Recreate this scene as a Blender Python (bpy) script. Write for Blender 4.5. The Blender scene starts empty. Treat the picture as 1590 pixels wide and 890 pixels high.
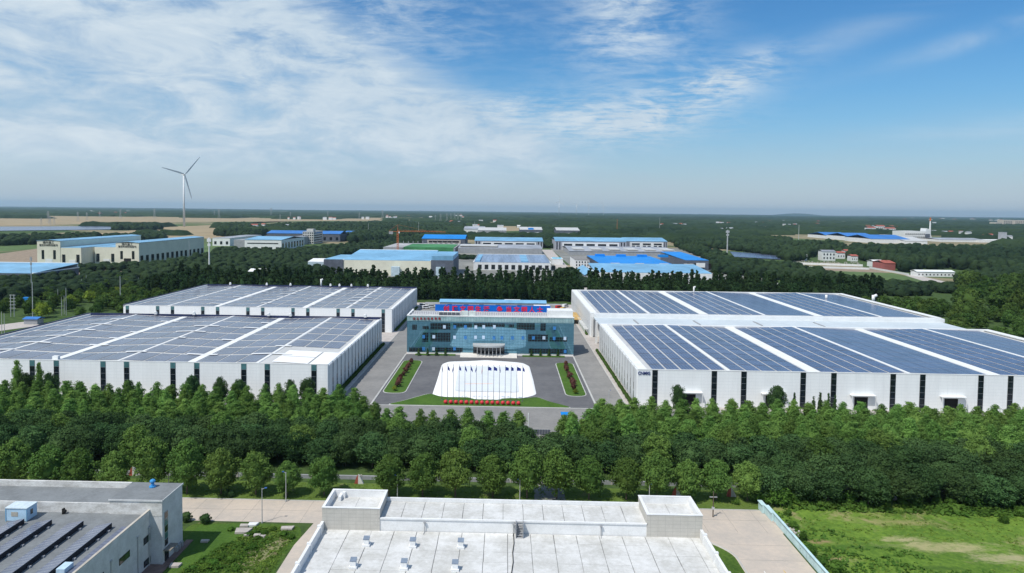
import bpy, math, random
import numpy as np
from mathutils import Matrix, Vector

random.seed(7); rng = np.random.default_rng(7)
SC = bpy.context.scene
COL = SC.collection

# ------------------------------------------------------------------ camera
F_, CX_, CY_, CAMH = 1060.0, 759.0, 376.0, 65.0
PITCH, YAW, ROLL = math.atan(49 / F_), math.radians(-1.42), math.radians(0.62)
_fw = np.array([math.sin(YAW) * math.cos(PITCH), math.cos(YAW) * math.cos(PITCH), -math.sin(PITCH)])
_r0 = np.array([math.cos(YAW), -math.sin(YAW), 0.0]); _u0 = np.cross(_r0, _fw)
_c, _s = math.cos(ROLL), math.sin(ROLL)
_r = _c * _r0 + _s * _u0; _u = -_s * _r0 + _c * _u0
def G(px, py, z=0.0):
    """photo pixel -> point at height z in the place"""
    d = _fw + (px - CX_) / F_ * _r - (py - CY_) / F_ * _u
    t = (z - CAMH) / d[2]
    return float(d[0] * t), float(d[1] * t)
def GY(px, py, Y):
    d = _fw + (px - CX_) / F_ * _r - (py - CY_) / F_ * _u
    t = Y / d[1]
    return float(d[0] * t), float(CAMH + d[2] * t)
cam_d = bpy.data.cameras.new('camera'); cam = bpy.data.objects.new('camera', cam_d); COL.objects.link(cam)
M_ = Matrix(((_r[0], _u[0], -_fw[0], 0), (_r[1], _u[1], -_fw[1], 0), (_r[2], _u[2], -_fw[2], CAMH), (0, 0, 0, 1)))
cam.matrix_world = M_
cam_d.sensor_fit = 'HORIZONTAL'; cam_d.sensor_width = 36.0; cam_d.lens = 36.0 * F_ / 1590.0
cam_d.shift_x = (795 - CX_) / 1590.0; cam_d.shift_y = -(445 - CY_) / 1590.0
cam_d.clip_start = 1.0; cam_d.clip_end = 120000.0
SC.camera = cam
SC.view_settings.view_transform = 'Standard'; SC.view_settings.look = 'None'
SC.view_settings.exposure = 0.0; SC.view_settings.gamma = 1.0; SC.view_settings.use_curve_mapping = False

# ------------------------------------------------------------------ sun and sky
SUN_DIR = Vector((-4.7, -4.9, 11.0)).normalized()
SUN_EL = math.asin(SUN_DIR.z); SUN_AZ = math.atan2(SUN_DIR.x, SUN_DIR.y) % (2 * math.pi)
sd = bpy.data.lights.new('sun', 'SUN'); sd.energy = 4.0; sd.angle = math.radians(0.5); sd.color = (1.0, 0.955, 0.88)
so = bpy.data.objects.new('sun', sd); COL.objects.link(so)
so.rotation_euler = SUN_DIR.to_track_quat('Z', 'Y').to_euler(); so.location = (0, 0, 300)

world = bpy.data.worlds.new('World'); SC.world = world; world.use_nodes = True
class NT:
    """small node-tree writer"""
    def __init__(s, tree): s.t = tree; s.n = tree.nodes; s.l = tree.links
    def put(s, sock, v):
        if isinstance(v, bpy.types.NodeSocket): s.l.new(v, sock)
        elif v is not None:
            if isinstance(v, (tuple, list)) and sock.type == 'RGBA' and len(v) == 3: v = (*v, 1)
            sock.default_value = v
    def m(s, op, a, b=None, c=None, clamp=False):
        n = s.n.new('ShaderNodeMath'); n.operation = op; n.use_clamp = clamp
        for i, v in enumerate((a, b, c)):
            if v is not None: s.put(n.inputs[i], v)
        return n.outputs[0]
    def noise(s, vec, scale, detail=4, rough=.55, dist=0):
        n = s.n.new('ShaderNodeTexNoise'); s.put(n.inputs['Vector'], vec); n.inputs['Scale'].default_value = scale
        n.inputs['Detail'].default_value = detail; n.inputs['Roughness'].default_value = rough; n.inputs['Distortion'].default_value = dist
        return n.outputs[0]
    def ss(s, v, lo, hi):
        n = s.n.new('ShaderNodeMapRange'); n.interpolation_type = 'SMOOTHSTEP'; s.put(n.inputs[0], v)
        n.inputs[1].default_value = lo; n.inputs[2].default_value = hi; return n.outputs[0]
    def lin(s, v, lo, hi, a, b):
        n = s.n.new('ShaderNodeMapRange'); s.put(n.inputs[0], v)
        for i, q in enumerate((lo, hi, a, b)): n.inputs[i + 1].default_value = q
        return n.outputs[0]
    def mix(s, f, a, b):
        n = s.n.new('ShaderNodeMix'); n.data_type = 'RGBA'; s.put(n.inputs[0], f); s.put(n.inputs[6], a); s.put(n.inputs[7], b); return n.outputs[2]
    def comb(s, x, y, z):
        n = s.n.new('ShaderNodeCombineXYZ')
        for i, v in enumerate((x, y, z)): s.put(n.inputs[i], v)
        return n.outputs[0]
    def sep(s, v):
        n = s.n.new('ShaderNodeSeparateXYZ'); s.l.new(v, n.inputs[0]); return n.outputs
def lin1(c): return c / 12.92 if c <= 0.04045 else ((c + 0.055) / 1.055) ** 2.4
def srgb(r, g, b): return tuple(lin1(x / 255.0) for x in (r, g, b))

def build_world():
    w = NT(world.node_tree); w.n.clear()
    out = w.n.new('ShaderNodeOutputWorld'); bg = w.n.new('ShaderNodeBackground'); w.l.new(bg.outputs[0], out.inputs[0])
    bg.inputs[1].default_value = 0.12
    sky = w.n.new('ShaderNodeTexSky'); sky.sky_type = 'NISHITA'; sky.sun_disc = False
    sky.sun_elevation = SUN_EL; sky.sun_rotation = SUN_AZ; sky.air_density = 1.0; sky.dust_density = 0.6; sky.ozone_density = 2.0
    tc = w.n.new('ShaderNodeTexCoord'); d = tc.outputs['Generated']; x, y, z = w.sep(d)
    hs = w.n.new('ShaderNodeHueSaturation'); hs.inputs['Saturation'].default_value = 1.25; hs.inputs['Value'].default_value = 1.0; hs.inputs['Hue'].default_value = 0.5
    w.l.new(sky.outputs[0], hs.inputs['Color'])
    tn = w.n.new('ShaderNodeVectorMath'); tn.operation = 'MULTIPLY'; w.l.new(hs.outputs[0], tn.inputs[0]); tn.inputs[1].default_value = (.60, .90, 1.04)
    U = w.m('ARCTAN2', x, y); V = w.m('ARCSINE', z)
    zz = w.m('ADD', w.m('MAXIMUM', z, 0.0), 0.07)
    P = w.comb(w.m('DIVIDE', x, zz), w.m('DIVIDE', y, zz), 0.0)
    n1 = w.noise(P, 1.6, 9, .62, .3)                       # cloud body
    Pm = w.comb(w.m('MULTIPLY', w.m('DIVIDE', x, zz), 1.0), w.m('MULTIPLY', w.m('DIVIDE', y, zz), 1.6), 3.0)
    n2 = w.noise(Pm, 5.0, 8, .65, .4)                      # fine ripples
    UV = w.comb(w.m('ADD', U, w.m('MULTIPLY', V, .9)), w.m('MULTIPLY', V, 4.5), 0.0)
    n3 = w.noise(UV, 3.0, 8, .6, .8)                       # long streaks
    n4 = w.noise(w.comb(U, w.m('MULTIPLY', V, 2.6), 5.0), 11.0, 9, .66, .5)   # wispy edges
    def ell(u0, v0, ru, rv, rot=0.0):
        a = w.m('SUBTRACT', U, u0); b = w.m('SUBTRACT', V, v0); c, s_ = math.cos(rot), math.sin(rot)
        p = w.m('DIVIDE', w.m('ADD', w.m('MULTIPLY', a, c), w.m('MULTIPLY', b, s_)), ru)
        q = w.m('DIVIDE', w.m('SUBTRACT', w.m('MULTIPLY', b, c), w.m('MULTIPLY', a, s_)), rv)
        r2 = w.m('ADD', w.m('MULTIPLY', p, p), w.m('MULTIPLY', q, q))
        return w.m('EXPONENT', w.m('MULTIPLY', r2, -1.0))
    nn = w.m('ADD', w.m('MULTIPLY', n4, .75), w.m('MULTIPLY', n1, .25))
    # big bank on the left: everything under a falling edge
    edge = w.m('ADD', w.m('ADD', V, w.m('MULTIPLY', U, .47)), -.148)
    edge = w.m('ADD', edge, w.m('MULTIPLY', w.m('SUBTRACT', nn, .5), .14))
    A = w.ss(edge, .028, -.05)
    A = w.m('MULTIPLY', A, w.ss(w.m('ADD', w.m('MULTIPLY', n3, .55), w.m('MULTIPLY', n4, .45)), .20, .58))
    A = w.m('MULTIPLY', A, w.ss(V, .015, .085))
    A = w.m('MULTIPLY', A, w.ss(U, .22, .0))
    B = w.m('ADD', w.m('ADD', ell(.175, .275, .085, .09, -.6), ell(.30, .185, .075, .022, .25)), w.m('ADD', w.m('MULTIPLY', ell(.12, .125, .16, .035), .8), w.m('MULTIPLY', ell(.24, .15, .12, .03, .3), .8)))
    B = w.m('MULTIPLY', B, w.ss(w.m('ADD', w.m('MULTIPLY', n4, .5), w.m('MULTIPLY', n2, .5)), .36, .62))
    C = w.m('MULTIPLY', w.m('ADD', ell(-.2, .27, .17, .07), w.m('MULTIPLY', ell(-.02, .15, .12, .02), .9)), w.ss(w.m('ADD', w.m('MULTIPLY', n2, .5), w.m('MULTIPLY', n4, .5)), .38, .66))
    C = w.m('MULTIPLY', C, .75)
    D = w.m('ADD', w.m('ADD', ell(.56, .265, .14, .018, .33), ell(.66, .222, .16, .012, .22)), w.m('MULTIPLY', ell(.6, .095, .16, .02, .05), .7))
    D = w.m('MULTIPLY', w.m('MULTIPLY', D, w.ss(n3, .3, .7)), .55)
    E_ = w.m('MULTIPLY', w.ss(n1, .40, .66), w.m('MAXIMUM', w.ss(V, .34, .5), w.ss(w.m('ABSOLUTE', U), .75, .9)))
    cl = w.m('ADD', w.m('ADD', A, w.m('MULTIPLY', B, .95)), w.m('ADD', C, w.m('ADD', D, w.m('MULTIPLY', E_, .7))))
    cl = w.m('MINIMUM', cl, .97)
    # low haze towards the horizon (wide, smooth, all round)
    hz = w.m('SUBTRACT', 1.0, w.ss(w.m('ADD', V, w.m('MULTIPLY', w.m('SUBTRACT', n1, .5), .05)), -.03, .23))
    hz = w.m('MULTIPLY', hz, 1.0, clamp=True)
    K = 1 / .12
    ccol = w.mix(w.ss(w.m('ADD', w.m('MULTIPLY', n4, .6), w.m('MULTIPLY', n3, .4)), .35, .72), tuple(K * q for q in srgb(182, 204, 224)), tuple(K * q for q in srgb(220, 232, 240)))
    hcol = w.mix(w.ss(V, .0, .16), tuple(K * q for q in srgb(192, 204, 216)), tuple(K * q for q in srgb(140, 183, 218)))
    c0 = w.mix(w.m('MULTIPLY', hz, .96), tn.outputs[0], hcol)
    c1 = w.mix(cl, c0, ccol)
    w.l.new(c1, bg.inputs[0])
build_world()

# ------------------------------------------------------------------ materials
MATS = {}
def mat(name, col, rough=.8, metal=0., var=.12, scale=.3, spec=.3, col2=None, tilt=None, bump=0., coat=0., mapscale=None, ior=None, detail=5):
    """plain procedural surface: base colour with two scales of uneven tone"""
    if name in MATS: return MATS[name]
    m = bpy.data.materials.new(name); m.use_nodes = True; t = NT(m.node_tree)
    b = t.n.get('Principled BSDF')
    g = t.n.new('ShaderNodeNewGeometry'); v = g.outputs['Position']
    if mapscale:
        mp = t.n.new('ShaderNodeMapping'); t.l.new(v, mp.inputs[0]); mp.inputs['Scale'].default_value = mapscale; v = mp.outputs[0]
    n1 = t.noise(v, scale, detail, .6); n2 = t.noise(v, scale * 7.3, 3, .6)
    nn = t.m('ADD', t.m('MULTIPLY', n1, .65), t.m('MULTIPLY', n2, .35))
    c2 = col2 if col2 else tuple(max(0, c * (1 - 2 * var)) for c in col)
    c1 = col if col2 else tuple(min(1, c * (1 + var)) for c in col)
    t.l.new(t.mix(t.ss(nn, .3, .7), c2, c1), b.inputs['Base Color'])
    b.inputs['Roughness'].default_value = rough; b.inputs['Metallic'].default_value = metal
    b.inputs['Specular IOR Level'].default_value = spec; b.inputs['Coat Weight'].default_value = coat
    if ior: b.inputs['IOR'].default_value = ior
    if bump:
        bp = t.n.new('ShaderNodeBump'); bp.inputs['Strength'].default_value = bump; t.l.new(n2, bp.inputs['Height']); t.l.new(bp.outputs[0], b.inputs['Normal'])
    MATS[name] = m; return m
def leafmat(name, dark, light, sc=.5, trans=.25, randw=.5):
    m = bpy.data.materials.new(name); m.use_nodes = True; t = NT(m.node_tree); t.n.clear()
    out = t.n.new('ShaderNodeOutputMaterial'); g = t.n.new('ShaderNodeNewGeometry'); oi = t.n.new('ShaderNodeObjectInfo')
    n1 = t.noise(g.outputs['Position'], sc, 2, .6)
    f = t.m('ADD', t.m('MULTIPLY', t.ss(n1, .25, .75), 1 - randw), t.m('MULTIPLY', oi.outputs['Random'], randw))
    f = t.m('ADD', t.m('MULTIPLY', f, .75), t.m('MULTIPLY', g.outputs['Random Per Island'], .25))
    c = t.mix(f, dark, light)
    hv = t.n.new('ShaderNodeHueSaturation'); t.l.new(c, hv.inputs['Color'])
    r2 = t.m('FRACT', t.m('MULTIPLY', oi.outputs['Random'], 37.7)); t.l.new(t.lin(r2, 0, 1, .484, .508), hv.inputs['Hue'])
    r3 = t.m('FRACT', t.m('MULTIPLY', oi.outputs['Random'], 91.3)); t.l.new(t.lin(r3, 0, 1, .8, 1.5), hv.inputs['Value']); c = hv.outputs[0]
    d = t.n.new('ShaderNodeBsdfDiffuse'); t.l.new(c, d.inputs[0]); tr = t.n.new('ShaderNodeBsdfTranslucent')
    c2 = t.mix(.5, c, tuple(x * 1.2 for x in light)); t.l.new(c2, tr.inputs[0])
    mx = t.n.new('ShaderNodeMixShader'); mx.inputs[0].default_value = trans
    t.l.new(d.outputs[0], mx.inputs[1]); t.l.new(tr.outputs[0], mx.inputs[2]); t.l.new(mx.outputs[0], out.inputs[0])
    MATS[name] = m; return m

def panelled(name, col, joint, sx, sy, wj, axis='xy', **kw):
    """surface with fine printed joints: used only for joints a few centimetres wide"""
    if name in MATS: return MATS[name]
    m = mat(name, col, **kw); t = NT(m.node_tree); b = t.n.get('Principled BSDF')
    src = b.inputs['Base Color'].links[0].from_socket
    g = t.n.new('ShaderNodeTexCoord'); p = t.sep(g.outputs['Object'])
    a = p['xyz'.index(axis[0])]; c = p['xyz'.index(axis[1])]
    def ln(v, s): return t.m('LESS_THAN', t.m('FRACT', t.m('DIVIDE', v, s)), wj / s)
    f = ln(a, sx)
    if sy: f = t.m('MAXIMUM', f, ln(c, sy))
    t.l.new(t.mix(f, src, joint), b.inputs['Base Color'])
    return m

W_WALL = panelled('white_cladding', (.86, .88, .89), (.72, .75, .77), 3.0, 1.1, .06, 'xz', var=.03, scale=.5, rough=.55, mapscale=(1, 1, .12))
W_SIDE = mat('ribbed_cladding', (.68, .70, .71), var=.05, scale=.2, rough=.5)
W_ROOF = mat('pale_metal_roof', (.60, .60, .585), scale=.12, rough=.5, spec=.4, col2=(.47, .47, .46), detail=8)
W_WHITE = mat('white_trim', (.78, .79, .79), var=.05, scale=.3, rough=.6)
NAVY = mat('navy_flashing', (.02, .03, .09), var=.2, rough=.5)
GLASS_D = mat('dark_glass', (.012, .018, .026), rough=.08, spec=.6, var=.3, scale=.4)
GLASS_T = mat('teal_glass', (.08, .19, .21), rough=.12, spec=.6, var=.2, scale=.4)
GREYP = mat('grey_panel', (.33, .34, .36), var=.1)
ASPH = mat('forecourt_asphalt', (.155, .155, .16), scale=.06, col2=(.10, .10, .108), rough=.9)
ROADG = mat('grey_road', (.27, .262, .25), col2=(.19, .187, .183), scale=.09, rough=.9)
CONC = mat('beige_concrete', (.56, .475, .395), var=.12, scale=.12, rough=.9, col2=(.43, .385, .34), detail=9)
PAVE = mat('pale_paving', (.47, .43, .40), var=.12, scale=.4, rough=.9)
KERB = mat('kerb_stone', (.48, .48, .46), var=.1)
MARK = mat('road_paint', (.72, .72, .68), var=.15, scale=1.)
def solar(name, base, line, mx, my, rough=.16):
    m = mat(name, base, rough=rough, spec=.5, var=.18, scale=.09); t = NT(m.node_tree); b = t.n.get('Principled BSDF')
    src = b.inputs['Base Color'].links[0].from_socket
    g = t.n.new('ShaderNodeTexCoord'); p = t.sep(g.outputs['Object'])
    def ln(v, s, wj): return t.m('LESS_THAN', t.m('FRACT', t.m('DIVIDE', t.m('ADD', v, 500.), s)), wj / s)
    f = t.m('MAXIMUM', ln(p[0], mx, .06), ln(p[1], my, .06))
    t.l.new(t.mix(f, src, line), b.inputs['Base Color'])
    return m
SOL_R = solar('solar_blue', (.075, .098, .18), (.28, .31, .37), 1.05, 2.1, .24)
SOL_L = solar('solar_grey_blue', (.12, .14, .20), (.3, .32, .36), 1.05, 2.1, .2)
SOL_N = solar('solar_near', (.05, .06, .105), (.42, .45, .5), 1.05, 1.75, .18)
FRAME = mat('grey_metal', (.42, .43, .44), metal=.3, rough=.45, var=.08)
POLE = mat('galvanised', (.50, .51, .52), metal=.2, rough=.5, var=.08)
DARK = mat('dark_opening', (.012, .012, .012), var=.3)
CREAM = mat('cream_wall', (.72, .70, .58), var=.06, scale=.05)
BLUE1 = mat('bright_blue_sheet', (.008, .24, .70), var=.1, scale=.03, rough=.45)
BLUE2 = mat('light_blue_sheet', (.20, .42, .62), var=.15, scale=.03, rough=.45)
BLUE3 = mat('mid_blue_sheet', (.05, .20, .55), var=.15, scale=.03, rough=.5)
GREYROOF = mat('grey_sheet', (.36, .38, .42), var=.2, scale=.03, rough=.5)
DKWALL = mat('slate_wall', (.11, .125, .16), var=.15)
BARK = mat('bark', (.13, .10, .075), var=.2, scale=2.)
REDB = mat('red_paint', (.55, .035, .035), var=.1)
BRICKR = mat('red_tile_roof', (.38, .11, .08), var=.2)

# ------------------------------------------------------------------ object helpers
def tag(o, label=None, cat=None, group=None, kind=None):
    if label: o['label'] = label
    if cat: o['category'] = cat
    if group: o['group'] = group
    if kind: o['kind'] = kind
    return o
def empty(name, label, cat, loc=(0, 0, 0), rz=0., group=None):
    o = bpy.data.objects.new(name, None); COL.objects.link(o); o.location = loc; o.rotation_euler = (0, 0, rz)
    return tag(o, label, cat, group)
def link(name, me, parent=None, loc=None, rz=None, kind=None, label=None):
    o = bpy.data.objects.new(name, me); COL.objects.link(o)
    if parent: o.parent = parent
    if loc: o.location = loc
    if rz: o.rotation_euler = (0, 0, rz)
    if kind: o['kind'] = kind
    if label: o['label'] = label
    return o
def copy_tree(o, parent=None):
    c = o.copy(); COL.objects.link(c)
    if parent: c.parent = parent
    for ch in KIDS.get(o.name, ()):
        copy_tree(ch, c)
    return c
KIDS = {}
def remember(root):
    for o in [root] + list(root.children_recursive): KIDS[o.name] = list(o.children)
    return root
class MB:
    def __init__(s): s.v = []; s.f = []; s.mi = []
    def box(s, x0, x1, y0, y1, z0, z1, mi=0):
        b = len(s.v)
        s.v += [(x0, y0, z0), (x1, y0, z0), (x1, y1, z0), (x0, y1, z0), (x0, y0, z1), (x1, y0, z1), (x1, y1, z1), (x0, y1, z1)]
        for q in ((0, 3, 2, 1), (4, 5, 6, 7), (0, 1, 5, 4), (1, 2, 6, 5), (2, 3, 7, 6), (3, 0, 4, 7)):
            s.f.append(tuple(b + i for i in q)); s.mi.append(mi)
        return s
    def poly(s, pts, mi=0):
        b = len(s.v); s.v += list(pts); s.f.append(tuple(range(b, b + len(pts)))); s.mi.append(mi); return s
    def prism(s, pts, z0, z1, mi=0):
        """extrude an xy outline (counter-clockwise) from z0 to z1"""
        b = len(s.v); n = len(pts); s.v += [(x, y, z0) for x, y in pts] + [(x, y, z1) for x, y in pts]
        s.f.append(tuple(b + n + i for i in range(n))); s.mi.append(mi)
        s.f.append(tuple(b + n - 1 - i for i in range(n))); s.mi.append(mi)
        for i in range(n):
            j = (i + 1) % n; s.f.append((b + i, b + j, b + n + j, b + n + i)); s.mi.append(mi)
        return s
    def extr(s, prof, a0, a1, axis='y', mi=0):
        """extrude a profile ((u,z) outline) along x or y"""
        b = len(s.v); n = len(prof)
        for a in (a0, a1): s.v += [((u, a, z) if axis == 'y' else (a, u, z)) for u, z in prof]
        s.f.append(tuple(b + i for i in range(n))); s.mi.append(mi); s.f.append(tuple(b + 2 * n - 1 - i for i in range(n))); s.mi.append(mi)
        for i in range(n):
            j = (i + 1) % n; s.f.append((b + i, b + n + i, b + n + j, b + j)); s.mi.append(mi)
        return s
    def tube(s, p, q, r0, r1=None, n=8, mi=0):
        r1 = r0 if r1 is None else r1; p = Vector(p); q = Vector(q); d = (q - p)
        if d.length < 1e-6: return s
        a = d.orthogonal().normalized(); c = d.normalized().cross(a); b = len(s.v)
        for o, r in ((p, r0), (q, r1)):
            for i in range(n):
                t = 2 * math.pi * i / n; w = o + a * (math.cos(t) * r) + c * (math.sin(t) * r); s.v.append(tuple(w))
        for i in range(n):
            j = (i + 1) % n; s.f.append((b + i, b + j, b + n + j, b + n + i)); s.mi.append(mi)
        s.f.append(tuple(b + n - 1 - i for i in range(n))); s.mi.append(mi); s.f.append(tuple(b + n + i for i in range(n))); s.mi.append(mi)
        return s
    def ball(s, c, r, nu=10, nv=7, mi=0, sz=1., jit=0., rnd=None):
        b = len(s.v)
        for i in range(nv + 1):
            t = math.pi * i / nv
            for j in range(nu):
                p = 2 * math.pi * j / nu; k = 1 + (rnd.uniform(-jit, jit) if rnd else 0)
                s.v.append((c[0] + r * k * math.sin(t) * math.cos(p), c[1] + r * k * math.sin(t) * math.sin(p), c[2] + r * k * sz * math.cos(t)))
        for i in range(nv):
            for j in range(nu):
                k = (j + 1) % nu; s.f.append((b + i * nu + j, b + (i + 1) * nu + j, b + (i + 1) * nu + k, b + i * nu + k)); s.mi.append(mi)
        return s
    def mesh(s, name, mats, smooth=False):
        me = bpy.data.meshes.new(name); me.from_pydata(s.v, [], s.f)
        for m in (mats if isinstance(mats, (list, tuple)) else [mats]): me.materials.append(m)
        if any(s.mi): me.polygons.foreach_set('material_index', s.mi)
        if smooth: me.polygons.foreach_set('use_smooth', [True] * len(s.f))
        me.update(); return me
    def build(s, name, mats, parent=None, smooth=False, kind=None, label=None, loc=None):
        return link(name, s.mesh(name, mats, smooth), parent, loc=loc, kind=kind, label=label)
def rounded(pts, r=1., n=4):
    out = []; k = len(pts)
    for i in range(k):
        p0, p1, p2 = Vector(pts[i - 1]), Vector(pts[i]), Vector(pts[(i + 1) % k])
        a = (p0 - p1); b = (p2 - p1); ra = min(r, a.length * .45, b.length * .45); A = p1 + a.normalized() * ra; B = p1 + b.normalized() * ra
        for j in range(n + 1):
            t = j / n; q = A * (1 - t) ** 2 + p1 * 2 * t * (1 - t) + B * t * t; out.append((q.x, q.y))
    return out
def struct(name, mb, m, **k): return tag(mb.build(name, m, **k), kind='structure')
_text_cache = {}
def text_part(name, s, size, m, parent, loc, rot, depth=.06, xs=1., bold=0.):
    key = (s, size, depth, bold)
    if key not in _text_cache:
        cu = bpy.data.curves.new(name, 'FONT'); cu.body = s; cu.size = size; cu.extrude = depth; cu.align_x = 'CENTER'; cu.align_y = 'CENTER'; cu.offset = bold; cu.resolution_u = 3
        o = bpy.data.objects.new('t', cu); COL.objects.link(o); dg = bpy.context.evaluated_depsgraph_get(); dg.update()
        me = bpy.data.meshes.new_from_object(o.evaluated_get(dg)); bpy.data.objects.remove(o); _text_cache[key] = me
    me = _text_cache[key].copy(); me.materials.clear(); me.materials.append(m)
    o = link(name, me, parent, loc=loc); o.rotation_euler = rot; o.scale = (xs, 1, 1); return o

# ------------------------------------------------------------------ ground sheets
def ground_mat():
    m = bpy.data.materials.new('ground_earth'); m.use_nodes = True; t = NT(m.node_tree); b = t.n.get('Principled BSDF')
    g = t.n.new('ShaderNodeNewGeometry'); P = g.outputs['Position']; x, y, z = t.sep(P)
    vor = t.n.new('ShaderNodeTexVoronoi'); vor.distance = 'CHEBYCHEV'; vor.inputs['Scale'].default_value = 1.0; vor.inputs['Randomness'].default_value = .8
    t.l.new(t.comb(t.m('DIVIDE', x, 420.), t.m('DIVIDE', y, 260.), 0.), vor.inputs['Vector'])
    r = t.sep(vor.outputs['Color'])[0]
    n = t.noise(P, .02, 6, .6); nf = t.noise(P, .35, 5, .65)
    green = t.mix(t.ss(nf, .3, .7), (.035, .065, .022), (.075, .12, .035))
    crop = t.mix(r, (.06, .10, .035), (.10, .15, .05))
    far = t.mix(t.ss(r, .45, .52), crop, (.30, .245, .16))
    c = t.mix(t.ss(y, 520., 640.), green, t.mix(t.ss(n, .35, .65), far, t.mix(.5, far, green)))
    t.l.new(c, b.inputs['Base Color']); b.inputs['Roughness'].default_value = .95; b.inputs['Specular IOR Level'].default_value = .1
    return m
def grassmat(name, a, b_, c=None, s1=.12, s2=1.6, thr=(.5, .62)):
    m = bpy.data.materials.new(name); m.use_nodes = True; t = NT(m.node_tree); b = t.n.get('Principled BSDF')
    g = t.n.new('ShaderNodeNewGeometry'); P = g.outputs['Position']
    n1 = t.noise(P, s1, 6, .65); n2 = t.noise(P, s2, 5, .7)
    col = t.mix(t.ss(t.m('ADD', t.m('MULTIPLY', n1, .5), t.m('MULTIPLY', n2, .5)), .33, .67), a, b_)
    if c:
        n3 = t.noise(P, s1 * 1.7, 8, .7, .6)
        col = t.mix(t.ss(n3, *thr), col, c)
    t.l.new(col, b.inputs['Base Color']); b.inputs['Roughness'].default_value = .95; b.inputs['Specular IOR Level'].default_value = .1
    bp = t.n.new('ShaderNodeBump'); bp.inputs['Strength'].default_value = .6; bp.inputs['Distance'].default_value = .3; t.l.new(n2, bp.inputs['Height']); t.l.new(bp.outputs[0], b.inputs['Normal'])
    MATS[name] = m; return m
LAWN = grassmat('mown_lawn', (.045, .10, .018), (.085, .16, .028))
VERGE = grassmat('verge_grass', (.07, .12, .025), (.13, .19, .04), (.19, .16, .09), thr=(.55, .75))
MEADOW = grassmat('meadow_grass', (.06, .125, .02), (.17, .27, .04), (.30, .26, .13), s1=.05, s2=.9, thr=(.53, .7))
def dry_patches():
    t = NT(MEADOW.node_tree); b = t.n.get('Principled BSDF'); src = b.inputs['Base Color'].links[0].from_socket
    g = t.n.new('ShaderNodeNewGeometry'); x, y, z = t.sep(g.outputs['Position']); n = t.noise(t.comb(t.m('MULTIPLY', x, .45), y, 0.), .55, 7, .75, .4); out = src
    for (px, py, rx, ry, c) in ((1470, 850, 14., 3.2, (.42, .37, .20)), (1400, 838, 6., 1.8, (.42, .36, .21)), (1560, 868, 9., 2.6, (.40, .35, .21)), (1300, 868, 4., 1.6, (.34, .25, .15)), (1275, 842, 4., 1.4, (.33, .22, .13)), (1400, 812, 12., 2., (.30, .27, .12)), (1450, 882, 8., 1.4, (.05, .10, .02)), (1330, 850, 9., 1.2, (.05, .11, .02))):
        cx, cy = G(px, py); p = t.m('DIVIDE', t.m('SUBTRACT', x, cx), rx); q = t.m('DIVIDE', t.m('SUBTRACT', y, cy), ry)
        e = t.m('EXPONENT', t.m('MULTIPLY', t.m('ADD', t.m('MULTIPLY', p, p), t.m('MULTIPLY', q, q)), -1.)); f = t.ss(t.m('ADD', t.m('MULTIPLY', e, .55), t.m('MULTIPLY', t.m('SUBTRACT', n, .5), 1.3)), .2, .62)
        out = t.mix(t.m('MULTIPLY', t.m('MULTIPLY', f, t.ss(e, .05, .4)), .75), out, c)
    t.l.new(out, b.inputs['Base Color'])
dry_patches()
WEEDS = grassmat('weedy_yard', (.035, .075, .014), (.10, .17, .03), (.27, .20, .13), s1=.11, thr=(.55, .72))
FIELD = mat('harvested_field', (.36, .28, .17), var=.12, scale=.01, col2=(.27, .215, .13), rough=.95)
FIELDG = mat('green_crop', (.10, .16, .05), var=.2, scale=.02, rough=.95)
DIRT = mat('bare_soil', (.30, .235, .17), var=.2, scale=.2, rough=.95)

m0 = MB(); m0.poly([(-32000, -3000, 0), (32000, -3000, 0), (32000, 34000, 0), (-32000, 34000, 0)])
struct('ground', m0, ground_mat())
def sheet(name, pts, m, z=.02, kind='structure'):
    a = sum(pts[i][0] * pts[(i + 1) % len(pts)][1] - pts[(i + 1) % len(pts)][0] * pts[i][1] for i in range(len(pts)))
    if a < 0: pts = pts[::-1]
    b = MB(); b.poly([(x, y, z) for x, y in pts]); o = b.build(name, m); o['kind'] = kind; return o
def gsheet(name, pix, m, z=.02, **k): return sheet(name, [G(*p) for p in pix], m, z, **k)

# industrial plots: pale yards round the halls, roads, forecourt
sheet('factory_yard', [(-222, 213), (-36, 213), (-36, 200), (235, 200), (235, 475), (-222, 475)], PAVE, .01)
sheet('front_road', [(-222, 199), (236, 199), (236, 223), (-222, 223)], ROADG, .03)
sheet('west_road', [(-56, 223), (-44.6, 223), (-44.6, 470), (-56, 470)], ROADG, .034)
sheet('east_road', [(31.2, 223), (41, 223), (41, 470), (31.2, 470)], ROADG, .034)
sheet('rear_yard', [(-56, 326), (41, 326), (41, 478), (-56, 478)], GREYP, .026)
sheet('forecourt', [(-44.0, 223.6), (30.6, 223.6), (30.6, 304), (-44.0, 304)], ASPH, .04)
sheet('gate_road', [(7.2, 150), (14.2, 150), (14.2, 200), (7.2, 200)], ROADG, .038)
for k, (x0, x1) in enumerate(((-44.6, -44.0), (30.6, 31.2), (-56.3, -56.0), (41.0, 41.3))):
    b = MB(); b.box(x0, x1, 224 if k < 2 else 226, 303 if k < 2 else 455, 0, .15); struct('kerb', b, KERB)
b = MB(); b.box(-43, 30, 223.0, 223.5, 0, .14); struct('kerb', b, KERB)
b = MB()
for y in np.arange(186, 199, 3.2): b.box(10.4, 10.6, y, y + 1.6, .036, .042)
for x in (8.8, 10.2, 11.6): pass
struct('road_marking', b, MARK)
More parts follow.
